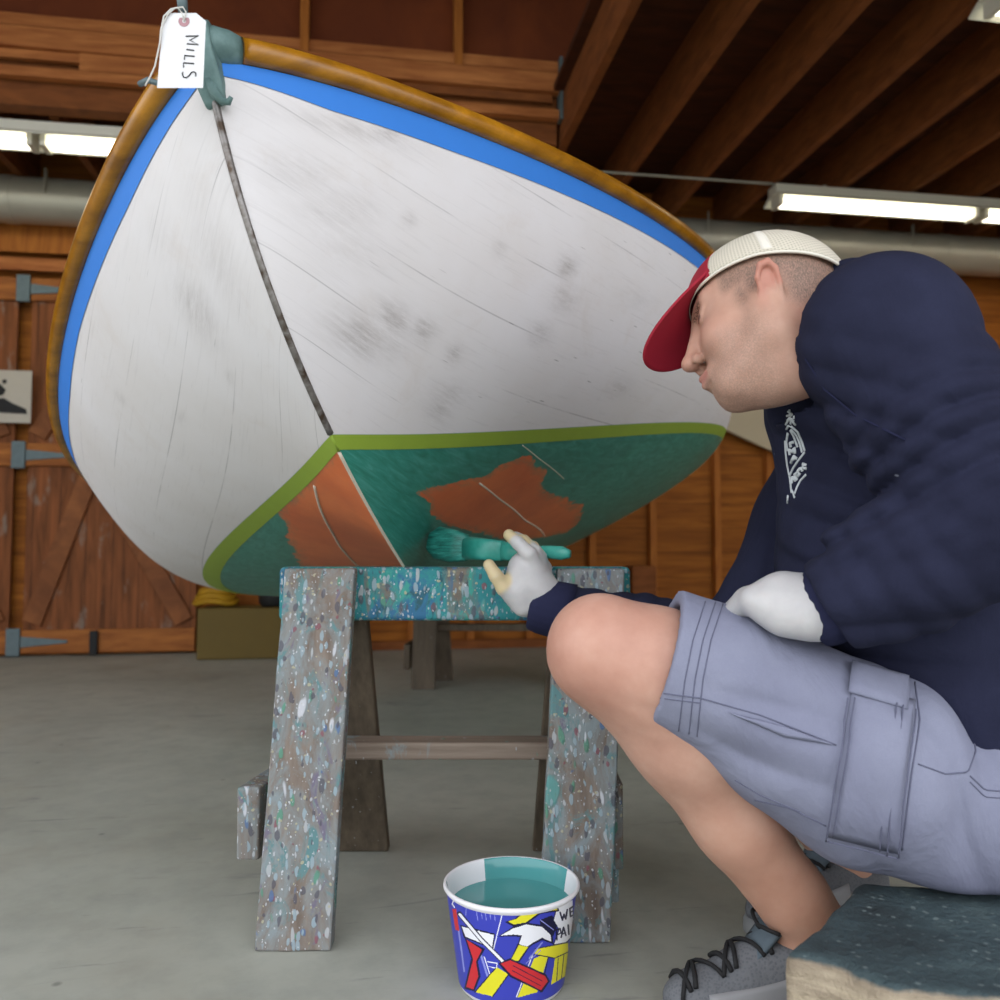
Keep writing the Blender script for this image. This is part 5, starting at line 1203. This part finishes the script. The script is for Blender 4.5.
# ---- shoes
def shoe(a, toe, label):
    t = toe-a; t[2] = 0; L = np.linalg.norm(t); t /= L; s_ = np.array([-t[1], t[0], 0]); g = np.array([a[0], a[1], 0.])
    BM = np.stack([t, s_, np.array([0, 0, 1.])], 1)
    def sd(P):
        Q = (P-g)@BM; Lt = L
        up_ = ell(Q, (Lt-.085, 0, .036), (.092, .046, .040)); up_ = smin(up_, ell(Q, (.035, 0, .050), (.085, .040, .052)), .03)
        up_ = smin(up_, ell(Q, (-.028, 0, .05), (.042, .036, .055)), .02); up_ = smin(up_, cone(Q, (0, 0, .07), (.0, 0, .10), .044, .043), .02)
        up_ = smin(up_, cone(Q, (.03, 0, .085), (.09, 0, .060), .030, .034), .02)
        up_ = smax(up_, Q[:, 2]-.098-.12*np.clip(Q[:, 0], -.03, .1), .006); up_ = smax(up_, -cone(Q, (.0, 0, .09), (-.01, 0, .16), .038, .042), .003)
        return smax(up_, .018-Q[:, 2], .004)
    c0 = g+t*L/2; o, V_, F_ = sdf_obj('shoe', sd, c0+np.array([-.2, -.2, -.02])+[0, 0, .0], c0+np.array([.2, .2, .17]), .0032, M['shoe'], None, relax=1); keep(o, man); o['label'] = label
    def ks(ch): ch.parent = o; return ch
    mb = MB(); out_ = []
    for k in range(40):
        th = 2*math.pi*k/40; x = (L/2-.035)+(L/2+.045)*math.cos(th); y = .043*math.sin(th)*(1-.12*math.cos(th+math.pi))*(1 if True else 1); y = math.copysign(min(abs(y)*1.15, .046), y); out_.append((x, y))
    n_ = 40; V = []
    for z, k_ in ((.0, .97), (.006, 1.02), (.022, 1.01), (.027, .97)):
        V += [g+t*((x-L/2)*k_+L/2)+s_*y*k_+np.array([0, 0, z+.0008]) for x, y in out_]
    f_ = [(i*n_+k, i*n_+(k+1) % n_, (i+1)*n_+(k+1) % n_, (i+1)*n_+k) for i in range(3) for k in range(n_)]+[tuple(range(n_))[::-1], tuple(3*n_+k for k in range(n_))]
    ks(mesh('sole', V, f_, M['shoe_sole'], None, True))
    tr = BVHTree.FromPolygons([tuple(v) for v in V_], [tuple(int(i) for i in q) for q in F_])
    def drop(x, y, z=.2, l=.002):
        p, n, _, _ = tr.ray_cast(Vector(g+t*x+s_*y+np.array([0, 0, z])), Vector((0, 0, -1))); return None if p is None else np.array(p)+np.array(n if n.z > 0 else -n)*l
    for i in range(5):
        x = .075+.026*i; q = [drop(x+(.010*(1 if i % 2 else -1))*(k/6), -.026+.052*k/6, l=.003) for k in range(7)]; q = [p for p in q if p is not None]
        if len(q) > 2: mb = MB(); mb.tube(q, .0032, 8); ks(mb.build('lace', M['lace'], None, True))
        q = [drop(x+.010, -.026+.052*k/6, l=.003) for k in range(7)]; q = [p+np.array([0, 0, .0]) for p in q if p is not None]
        if i < 4:
            q = [drop(x+.026*k/6, (-.026+.052*k/6)*(1 if i % 2 else -1), l=.004) for k in range(7)]; q = [p for p in q if p is not None]
            if len(q) > 2: mb = MB(); mb.tube(q, .0028, 8); ks(mb.build('lace', M['lace'], None, True))
    kp_ = drop(.07, 0, l=.010)
    for sg in (-1, 1):
        q = [kp_+t*(.012*math.sin(u)*(1 if sg > 0 else .7)-.004*u)+s_*sg*(.018*(1-math.cos(u)))+np.array([0, 0, .010*math.sin(u*.8)+.004]) for u in np.linspace(0, 3.1, 14)]
        mb = MB(); mb.tube(q, .0026, 8); ks(mb.build('lace_bow', M['lace'], None, True))
    # tongue
    V = []
    for i in range(9):
        for k in range(7):
            a_ = i/8; y = (-.024+.048*k/6); V.append(g+t*(.108-.066*a_)+s_*y*(1+.15*a_)+np.array([0, 0, .068+.078*a_-.35*abs(y)*1.2]))
    tg_ = mesh('tongue', V, grid_faces(9, 7), M['tongue'], None, True); solid(tg_, .007, 0); ks(tg_)
    # side overlay panel
    for sd_ in (-1, 1):
        V = []; ok = True
        for i in range(10):
            for k in range(6):
                x = .04+.11*i/9; z = .030+(.045-.02*i/9)*k/5
                p, n, _, _ = tr.ray_cast(Vector(g+t*x+s_*sd_*.12+np.array([0, 0, z])), Vector(-s_*sd_))
                if p is None: ok = False; break
                V.append(np.array(p)+s_*sd_*.0012)
            if not ok: break
        if ok: ov = mesh('overlay', V, grid_faces(10, 6), M['shoe_trim'], None, True); solid(ov, .001, 0); ks(ov)
    return o
shoe(A1.copy(), T1.copy(), 'grey trainer in front')
shoe(A2.copy(), T2.copy(), 'grey trainer behind')
